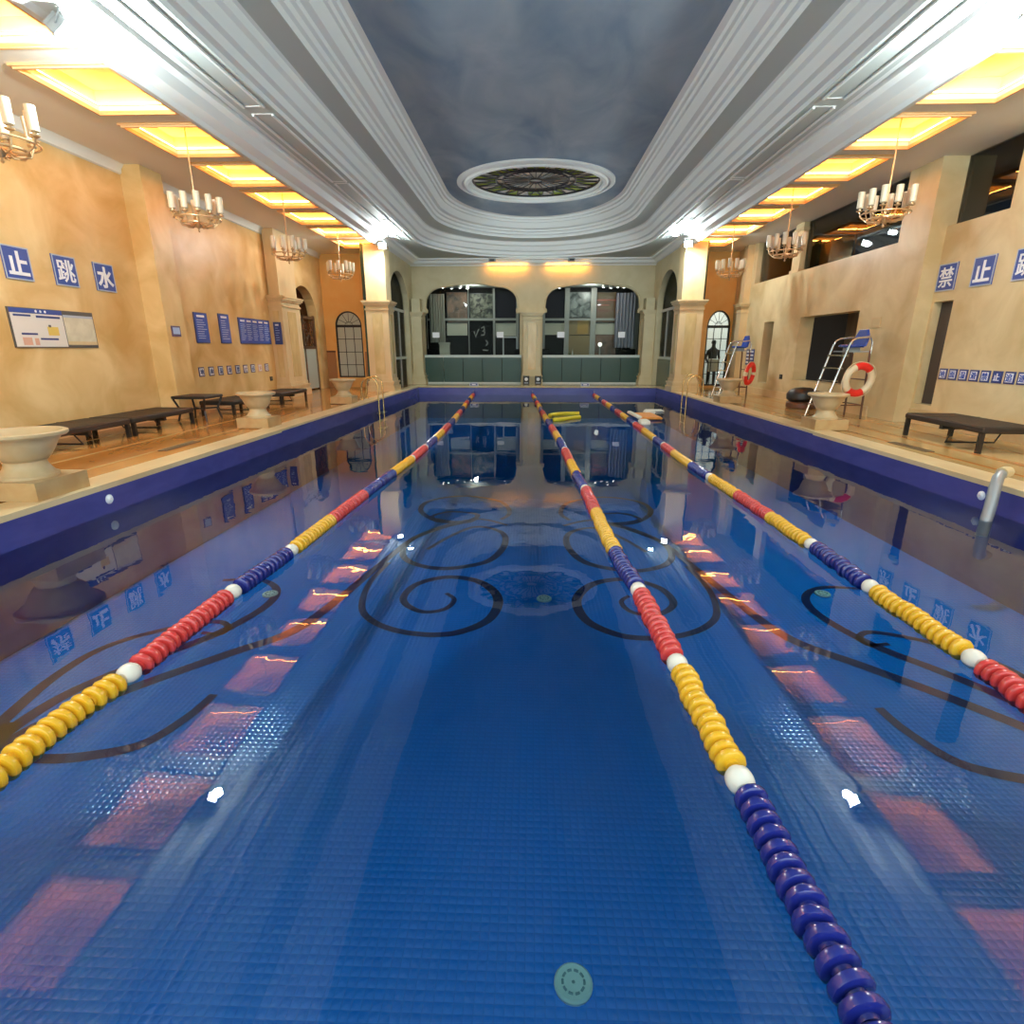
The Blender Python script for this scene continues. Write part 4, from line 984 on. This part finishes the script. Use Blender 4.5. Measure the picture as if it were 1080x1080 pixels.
# ------------------------------------------------------------------ loungers and table
def lounger(label, x, y, rz, group, h=.32, L=1.86, w=.82):
    t = thing('sun_lounger', label, 'sun lounger', (x, y, D), rz, group)
    q = MB(); q.rbox(-w/2, w/2, -L/2, L/2, h-.10, h, 'rattan', .03); q.build('bed', t)
    for sx in (-1, 1):
        for sy in (-1, 1):
            q = MB(); q.box(sx*(w/2-.04)-.03, sx*(w/2-.04)+.03, sy*(L/2-.06)-.03, sy*(L/2-.06)+.03, 0, h-.1, 'black_metal'); q.build('leg', t)
    q = MB(); q.box(-w/2+.03, w/2-.03, -.04, .04, h-.16, h-.1, 'black_metal')
    q.tube([(-w/2+.05, -.3, h-.1), (-w/2+.05, -.15, .05), (w/2-.05, -.15, .05), (w/2-.05, -.3, h-.1)], .014, 'black_metal', 6)
    q.build('brace', t)
    q = MB(); q.box(-w/2-.002, w/2+.002, L/2-.62, L/2-.60, h-.001, h+.003, 'black_metal'); q.build('hinge_seam', t)
    return t
l0 = lounger('dark flat lounger on left deck nearest the camera, beside the near urn', -7.45, 8.6, 0, 'dark loungers on the left deck', .33)
copy_tree(l0, None, (-7.45, 10.5, D), 0, 'dark flat lounger on left deck running up to the small table')
copy_tree(l0, None, (-7.35, 13.75, D), 0, 'dark lounger just beyond the small table under blue boards')
copy_tree(l0, None, (-7.3, 16.2, D), 0, 'dark lounger beside the arched doorway pilaster')
lounger('dark brown woven lounger on the right deck below the small signs', 7.12, 9.25, -.06, 'lounger on the right deck', .40, 1.95, .84)
t = thing('side_table', 'small dark square table standing between left loungers', 'table', (-7.3, 12.05, D))
q = MB(); q.rbox(-.37, .37, -.37, .37, .47, .53, 'rattan', .02); q.build('tabletop', t)
for sx in (-1, 1):
    for sy in (-1, 1):
        q = MB(); q.tube([(sx*.34, sy*.34, .47), (sx*.26, sy*.26, .22), (sx*.31, sy*.31, 0)], .022, 'black_metal', 8); q.build('leg', t)
q = MB(); q.tube([(-.27, -.27, .24), (.27, .27, .24)], .016, 'black_metal', 6); q.tube([(-.27, .27, .24), (.27, -.27, .24)], .016, 'black_metal', 6); q.build('stretcher', t)
# black covered seat by the wall
t = thing('pouf', 'black rounded seat on a brown base by the right wall opening', 'seat', (7.15, 15.0, D))
q = MB(); q.lathe([(.34, 0), (.37, .03), (.37, .14), (.33, .17)], 'brown_wood', n=20); q.build('base', t)
q = MB(); q.lathe([(.30, .17), (.38, .24), (.39, .36), (.33, .46), (.20, .52), (.001, .54)], 'black_metal', n=20, sy=.9); q.build('cushion', t)

# ------------------------------------------------------------------ lifeguard chairs and rings
def guard_chair(label, x, y):
    t = thing('lifeguard_chair', label, 'lifeguard chair', (x, y, D), group='steel lifeguard chairs')
    w = .33; H = 1.45
    for sy in (-1, 1):
        q = MB(); q.tube([(-.52, sy*w, 0), (-.12, sy*w, H+.12), (-.07, sy*w, H+.22), (.02, sy*w, H+.27), (.30, sy*w, H+.30), (.36, sy*w, H+.20), (.36, sy*w, H-.05)], .022, 'steel', 10); q.build('ladder_rail', t)
        q = MB(); q.tube([(.34, sy*w, H+.02), (.38, sy*w, .0)], .022, 'brown_wood', 10); q.build('leg', t)
        q = MB(); q.tube([(-.44, sy*w, .30), (.37, sy*w, .30)], .014, 'brown_wood', 8); q.build('side_rail', t)
    for k in range(5):
        z = .28+.27*k; x0 = -.52+.40*z/(H+.12)
        q = MB(); q.box(x0-.05, x0+.07, -w, w, z-.015, z+.015, 'steel'); q.build('step', t)
    q = MB(); q.tube([(.375, -w, .30), (.375, w, .30)], .014, 'brown_wood', 8); q.tube([(.36, -w, .85), (.36, w, .85)], .014, 'brown_wood', 8); q.build('cross_rail', t)
    q = MB(); q.box(-.10, .34, -w, w, H-.02, H+.01, 'grey_steel'); q.build('platform', t)
    s = MB(); s.rbox(-.08, .30, -.24, .24, H+.08, H+.14, 'seat_blue', .05); s.box(.0, .24, -.12, .12, H, H+.08, 'grey_steel')
    s.build('seat', t)
    s = MB(); s.tube([(.28, -.24, H+.12), (.33, -.22, H+.30), (.33, -.15, H+.44), (.33, .15, H+.44), (.33, .22, H+.30), (.28, .24, H+.12)], .02, 'seat_blue', 8)
    s.plate([[(-.24, H+.1), (.24, H+.1), (.22, H+.32), (.14, H+.45), (-.14, H+.45), (-.22, H+.32)]], lambda u, v, ww: (ww+.15*(v-H-.1), u, v), .25, .29, 'seat_blue'); s.build('backrest', t)
    return t
gc = guard_chair('steel lifeguard chair with blue seat beside the wide wall opening', 6.98, 12.95)
copy_tree(gc, None, (6.66, 18.9, D), 0, 'steel lifeguard chair with blue seat near the right end window')
def ring(label, loc, rot):
    t = thing('life_ring', label, 'life ring', loc); t.rotation_euler = rot
    R, r = .29, .075; n = 40; k = 12
    def band(a0, a1, m, nm, rr):
        q = MB(); c = max(4, int(n*(a1-a0)/(2*PI))); vs = []
        for i in range(c+1):
            a = a0+(a1-a0)*i/c
            for j in range(k):
                b = 2*PI*j/k; d = R+rr*math.cos(b); vs.append((d*math.cos(a), rr*.85*math.sin(b), d*math.sin(a)))
        q.add(vs, [(i*k+j, i*k+(j+1) % k, (i+1)*k+(j+1) % k, (i+1)*k+j) for i in range(c) for j in range(k)], m); return q.build(nm, t)
    band(0, 2*PI, 'ring_cream', 'ring', r)
    for a in (PI/2, -PI/2, 0, PI):
        wd = .62 if abs(abs(a)-PI/2) < .1 else .18
        band(a-wd, a+wd, 'ring_red' if abs(abs(a)-PI/2) < .1 else 'ring_cream', 'band', r*1.06)
    q = MB(); pts = []
    for i in range(33):
        a = 2*PI*i/32; d = R+r*1.02+.03*abs(math.sin(2*a)); pts.append((d*math.cos(a), 0, d*math.sin(a)))
    q.tube(pts, .008, 'ring_cream', 5); q.build('grab_line', t)
    return t
ring('cream life ring with red bands hung on nearer lifeguard chair', (7.08, 12.44, D+.86), (.12, .15, .15))
r2 = ring('red life ring hung on the farther lifeguard chair', (7.0, 18.38, D+.74), (.1, 0, .8))
for ch in r2.children:
    if ch.name.startswith('ring'): ch.data = ch.data.copy(); ch.data.materials.clear(); ch.data.materials.append(MATS['ring_red'])

# ------------------------------------------------------------------ chandeliers
def chandelier(label, x, y):
    t = thing('chandelier', label, 'chandelier', (x, y, 4.02), group='brass candle chandeliers')
    q = MB(); q.tube([(0, 0, .0), (0, 0, ZC+.33-4.02)], .014, 'brass', 8); q.build('rod', t)
    q = MB(); q.lathe([(.07, ZC+.335-4.02), (.065, ZC+.30-4.02), (.02, ZC+.26-4.02)], 'brass', n=16); q.build('canopy', t)
    q = MB(); q.lathe([(.001, -.16), (.02, -.14), (.012, -.1), (.05, -.06), (.055, -.02), (.03, .02), (.02, .1), (.035, .14), (.015, .2)], 'brass', n=16); q.build('hub', t)
    q = MB(); q.tube([(.26*math.cos(2*PI*i/40), .26*math.sin(2*PI*i/40), -.02) for i in range(40)], .018, 'brass', 6, closed=True); 
    q.tube([(.38*math.cos(2*PI*i/40), .38*math.sin(2*PI*i/40), .06) for i in range(40)], .012, 'brass', 6, closed=True); q.build('hoop', t)
    n = 10
    for j in range(n):
        a = 2*PI*(j+.25)/n; ca, sa = math.cos(a), math.sin(a); R = .40 if j % 2 == 0 else .33
        q = MB(); q.tube([(.03*ca, .03*sa, .0), (.14*ca, .14*sa, -.07), (.27*ca, .27*sa, -.05), (.36*R/.4*ca, .36*R/.4*sa, .02), (R*ca, R*sa, .12)], .011, 'brass', 6)
        q.lathe([(.012, .11), (.045, .125), (.05, .14), (.02, .145), (.02, .19)], 'brass', (R*ca, R*sa, 0), 10); q.build('arm', t)
        q = MB(); q.lathe([(.042, .17), (.052, .18), (.055, .43), (.050, .43), (.046, .2)], 'candle_glass', (R*ca, R*sa, 0), 12); q.build('candle_shade', t)
    return t
chy = [CY[3]+CLEN/2, CY[5]+CLEN/2, CY[7]+CLEN/2, CY[9]+CLEN/2]
cn = ['nearest the camera', 'second from the camera', 'third from the camera', 'nearest the end wall']
ch0 = chandelier('brass chandelier with pale candle shades, left row, '+cn[0], -6.05, chy[0])
for i in (1, 2, 3): copy_tree(ch0, None, (-6.05, chy[i], 4.02), .1*i, 'brass chandelier with pale candle shades, left row, '+cn[i])
for i in (0, 1, 2, 3): copy_tree(ch0, None, (6.134, chy[i], 4.02), .13*i, 'brass chandelier with pale candle shades, right row, '+cn[i])

# ------------------------------------------------------------------ floodlights
def flood(label, x, y, z, aim, energy, s=1.0):
    t = thing('floodlight', label, 'floodlight', (x, y, z), group='bright white floodlights')
    d = (Vector(aim)-Vector((x, y, z))).normalized(); t.rotation_mode = 'QUATERNION'; t.rotation_quaternion = d.to_track_quat('-Y', 'Z')
    q = MB(); q.rbox(-.13*s, .13*s, -.02, .08, -.10*s, .10*s, 'grey_steel', .015)
    for k in range(5): q.box(-.1*s+.05*s*k-.005, -.1*s+.05*s*k+.005, .08, .12, -.08*s, .08*s, 'grey_steel')
    q.build('housing', t)
    q = MB(); q.box(-.11*s, .11*s, -.028, -.02, -.08*s, .08*s, 'flood_lens'); q.build('lens', t)
    q = MB(); q.tube([(-.14*s, .03, 0), (-.14*s, .08, .14), (.14*s, .08, .14), (.14*s, .03, 0)], .012, 'grey_steel', 6); q.build('bracket', t)
    l = bpy.data.lights.new('flood', 'POINT'); l.energy = energy; l.color = FLOOD_COL; l.shadow_soft_size = .07
    o = bpy.data.objects.new('flood', l); o.location = (0, -.15, 0); o.parent = t; COL.objects.link(o)
    return t
flood('bright floodlight on the left cornice nearest the camera', -5.12, 7.06, 5.14, (0, 9, 0), FLOOD_NEAR)
flood('bright floodlight on the right cornice nearest the camera', 5.26, 7.3, 5.14, (0, 9, 0), FLOOD_NEAR)
flood('bright floodlight on the left cornice above the far pilaster', -5.0, 20.0, 5.14, (0, 8, 0), FLOOD_FAR)
flood('bright floodlight on the right cornice above the far pilaster', 5.14, 20.0, 5.14, (0, 8, 0), FLOOD_FAR)
flood('bright floodlight on the left soffit before the far pilaster', -4.5, 19.4, 5.38, (0, 6, 1), FLOOD_FAR*.5, .8)
flood('bright floodlight on the right soffit before the far pilaster', 4.6, 19.6, 5.38, (0, 6, 1), FLOOD_FAR*.5, .8)
# small black loudspeakers / fittings on the far cornice
for px, py, lab in ((519, 274, 'small grey fitting on the cornice left of centre'), (603, 273, 'small grey fitting on the cornice right of centre')):
    x, z = at_far(px, py, 25.1); t = thing('cornice_fitting', lab, 'fitting', (x, 25.1, 5.33), group='grey fittings on far cornice')
    q = MB(); q.rbox(-.15, .15, -.08, .08, 0, .13, 'grey_steel', .02); q.build('body', t)
    q = MB(); q.box(-.1, .1, -.09, -.08, .03, .10, 'black_metal'); q.build('front', t)

# ------------------------------------------------------------------ signs and boards
def glyph(ch, size, m, parent, loc=(0, 0, 0), bold=.012):
    cu = bpy.data.curves.new('lettering', 'FONT'); cu.body = ch; cu.size = size; cu.align_x = 'CENTER'; cu.align_y = 'CENTER'; cu.extrude = .004; cu.offset = bold; cu.resolution_u = 3
    o = bpy.data.objects.new('tmp', cu); COL.objects.link(o)
    bpy.context.view_layer.update()
    dg = bpy.context.evaluated_depsgraph_get(); me = bpy.data.meshes.new_from_object(o.evaluated_get(dg)); bpy.data.objects.remove(o); bpy.data.curves.remove(cu)
    xs = [v.co.x for v in me.vertices]; ys = [v.co.y for v in me.vertices]
    cx, cy = ((min(xs)+max(xs))/2, (min(ys)+max(ys))/2) if xs else (0, 0)
    for v in me.vertices: v.co = (v.co.x-cx, -v.co.z, v.co.y-cy)
    me.materials.clear(); me.materials.append(MATS[m])
    q = bpy.data.objects.new('lettering', me); COL.objects.link(q); q.parent = parent; q.location = loc; return q
def letter_sign(ch, label, x, y, z, rz, group, s=.5):
    t = thing('letter_sign', label, 'sign', (x, y, z), rz, group)
    q = MB(); q.box(-s/2, s/2, -.02, 0, -s/2, s/2, 'sign_blue'); q.build('panel', t, smooth=False)
    f = MB(); k = s/2; f.plate([[(-k, -k), (k, -k), (k, k), (-k, k)], [(-k+.02, -k+.02), (k-.02, -k+.02), (k-.02, k-.02), (-k+.02, k-.02)]], XZ, -.024, -.02, 'sign_border'); f.build('border', t, smooth=False)
    glyph(ch, s*.78, 'sign_white', t, (0, -.026, 0), s*(.008 if ch in '禁跳' else .022))
LQ, RQ = PI/2, -PI/2
for ch, y, w in (('禁', 8.32, 'first'), ('止', 9.25, 'second'), ('跳', 10.20, 'third'), ('水', 11.13, 'fourth')):
    letter_sign(ch, 'blue square sign with white character %s on the left wall' % ch, XL, y, 3.14, LQ, 'large blue letter signs on left wall')
for ch, y in (('禁', 11.85), ('止', 10.95), ('跳', 10.03), ('水', 9.12)):
    letter_sign(ch, 'blue square sign with white character %s on the right wall' % ch, XRN, y, 3.17, RQ, 'large blue letter signs on right wall')
def small_tile(ch, label, x, y, z, rz, group, bg, frame, ink, s=.21):
    t = thing('letter_tile', label, 'sign', (x, y, z), rz, group)
    q = MB(); q.box(-s/2, s/2, -.015, 0, -s/2, s/2, frame); q.build('frame', t, smooth=False)
    q = MB(); q.box(-s/2+.028, s/2-.028, -.018, -.015, -s/2+.028, s/2-.028, bg); q.build('panel', t, smooth=False)
    glyph(ch, s*.66, ink, t, (0, -.02, 0), .002)
word = '地面湿滑禁止追逐打闹'
for i, ch in enumerate(word):
    inv = i in (5,)
    small_tile(ch, 'small framed character tile %s in the row on right wall' % ch, XRN, 11.40-.262*i, 1.36, RQ, 'row of small tiles on right wall', 'sign_blue' if inv else 'sign_white', 'board_navy', 'sign_white' if inv else 'board_blue', .205)
for i, ch in enumerate(word[:9]):
    small_tile(ch, 'small framed character tile %s in the row on left wall' % ch, XL, 13.86+.44*i, 1.28, LQ, 'row of small tiles on left wall', 'sign_white', 'board_salmon' if i == 7 else 'sign_frame_purple', 'board_salmon' if i == 7 else 'board_navy', .23)
# notice board with white half and map half
t = thing('notice_board', 'wide notice board, white left half and map on the right half', 'notice board', (XL, 9.73, 2.16), LQ)
q = MB(); q.box(-.87, .87, -.025, 0, -.31, .31, 'board_dark'); q.build('backing', t, smooth=False)
q = MB(); q.box(-.85, .16, -.03, -.025, -.295, .225, 'board_white'); q.build('white_sheet', t, smooth=False)
q = MB(); q.box(-.85, .16, -.03, -.025, .23, .30, 'sign_blue'); q.build('header', t, smooth=False)
q = MB(); q.box(.18, .85, -.03, -.025, -.20, .20, 'board_map'); q.box(.18, .85, -.029, -.025, .2, .24, 'sign_border'); q.box(.18, .85, -.029, -.025, -.26, -.2, 'coping'); q.build('map_sheet', t, smooth=False)
q = MB()
for x0, x1, z0, z1, m in ((-.80, -.48, .175, .205, 'board_navy'), (-.38, .10, .165, .2, 'board_navy'), (-.72, -.42, -.11, -.08, 'board_navy'), (-.38, -.02, -.185, -.155, 'board_navy'), (-.72, -.55, -.27, -.15, 'board_salmon'), (-.5, -.42, -.27, -.16, 'board_salmon'), (-.2, .02, -.11, .03, 'board_yellow'), (-.17, -.12, .02, .06, 'board_dark')):
    q.box(x0, x1, -.033, -.03, z0, z1, m)
for i in range(3): q.lathe([(.022, 0), (.001, .004)], 'sign_white', (-.36+.09*i, -.031, .265), 10, axis='y', mtx=Matrix.Rotation(PI, 4, 'X'))
q.build('printed_marks', t, smooth=False)
def blue_board(label, y0, y1, z0, z1, cols, rows_, x=XL, rz=LQ, m='board_blue'):
    t = thing('notice_board', label, 'notice board', (x, (y0+y1)/2, (z0+z1)/2), rz, 'blue notice boards on left wall'); w, h = abs(y1-y0)/2, (z1-z0)/2
    q = MB(); q.box(-w, w, -.03, 0, -h, h, 'board_navy'); q.build('backing', t, smooth=False)
    q = MB(); q.box(-w+.02, w-.02, -.034, -.03, -h+.02, h-.02, m); q.build('panel', t, smooth=False)
    q = MB(); rng = random.Random(int(y0*10)); cw = (2*w-.08)/cols
    for cidx in range(cols):
        x0 = -w+.04+cw*cidx
        q.box(x0+cw*.12, x0+cw*.8, -.037, -.034, h-.11, h-.06, 'sign_white')
        for r in range(rows_):
            z = h-.17-(2*h-.24)*r/rows_; q.box(x0+cw*.06, x0+cw*(.55+.4*rng.random()), -.036, -.034, z-.014, z, 'text_pale')
    q.build('text_lines', t, smooth=False)
blue_board('narrow blue notice board, first from the plain pilaster', 13.86, 14.42, 1.97, 2.69, 1, 9)
blue_board('narrow blue notice board, second from the plain pilaster', 14.97, 15.47, 1.97, 2.72, 1, 9)
blue_board('wide blue notice board with five text columns', 15.98, 17.86, 1.97, 2.68, 5, 9)
blue_board('slim navy notice board on the arched doorway pilaster', -.12, .12, 1.97, 2.64, 1, 6, x=XL+.2, rz=0, m='board_navy')
bpy.data.objects['notice_board.004'].location = (XL+.22, 18.0, 2.3)
def plate_sign(name, label, cat, loc, rz, w, h, m, inner=None):
    t = thing(name, label, cat, loc, rz); q = MB(); q.box(-w/2, w/2, -.02, 0, -h/2, h/2, m); q.build('backing', t, smooth=False)
    if inner: q = MB(); q.box(-w/2+.03, w/2-.03, -.024, -.02, -h/2+.05, h/2-.03, inner); q.build('face', t, smooth=False)
plate_sign('wall_sign', 'small purple sign on the plain left pilaster', 'sign', (-7.78, 12.42, 2.20), LQ, .3, .22, 'sign_frame_purple', 'text_pale')
plate_sign('wall_socket', 'small black socket low on left wall beside the pilaster', 'socket', (XL, 17.6, .93), LQ, .16, .13, 'black_metal', 'board_dark')
plate_sign('wall_socket', 'small black socket between the two right wall openings', 'socket', (XR, 17.9, 1.0), RQ, .18, .14, 'black_metal', 'board_dark')
plate_sign('wall_vent', 'small beige vent plate on right wall beside the pillar', 'vent', (XR, 13.4, 2.4), RQ, .34, .22, 'marble_pilaster', 'marble_right')
plate_sign('wall_sign', 'small red sign on end wall beside the left window', 'sign', (-6.15, YE, 2.05), 0, .36, .24, 'brown_wood', 'board_salmon')
plate_sign('wall_sign', 'pale cream sign below the small red sign', 'sign', (-6.15, YE, 1.55), 0, .30, .42, 'coping', 'board_white')
t = thing('notice_board', 'dark striped notice board on end wall behind farther lifeguard chair', 'notice board', (8.0, YE, 1.35), 0)
# the board stands just inside the wall run
t.location = (7.78-.33+.12, YE-.02, 1.35); t.location.x = 7.42
bpy.data.objects.remove(t)
t = thing('notice_board', 'dark striped notice board on right wall behind farther lifeguard chair', 'notice board', (XR, 20.6, 1.55), RQ)
q = MB(); q.box(-.35, .35, -.02, 0, -.27, .27, 'board_navy'); q.build('backing', t, smooth=False)
q = MB()
for i in range(4): q.box(-.3, .3, -.024, -.02, -.2+.12*i, -.15+.12*i, 'sign_white')
q.build('text_lines', t, smooth=False)
# gutter grates in the deck
for x, y, L, lab in ((-5.62, 8.6, .9, 'dark drain grate in the left deck near the lounger'), (6.05, 8.9, .9, 'dark drain grate in the right deck near the lounger')):
    t = thing('drain_grate', lab, 'drain grate', (x, y, D+.002), math.radians(-.8) if x < 0 else math.radians(.8))
    q = MB(); q.plate([[(-.07, -L/2), (.07, -L/2), (.07, L/2), (-.07, L/2)], [(-.055, -L/2+.02), (.055, -L/2+.02), (.055, L/2-.02), (-.055, L/2-.02)]], XY, 0, .012, 'grate'); q.build('frame', t, smooth=False)
    q = MB()
    for i in range(22): yy = -L/2+.04+i*(L-.08)/21; q.box(-.055, .055, yy-.01, yy+.01, .002, .01, 'grate')
    q.build('slats', t, smooth=False)
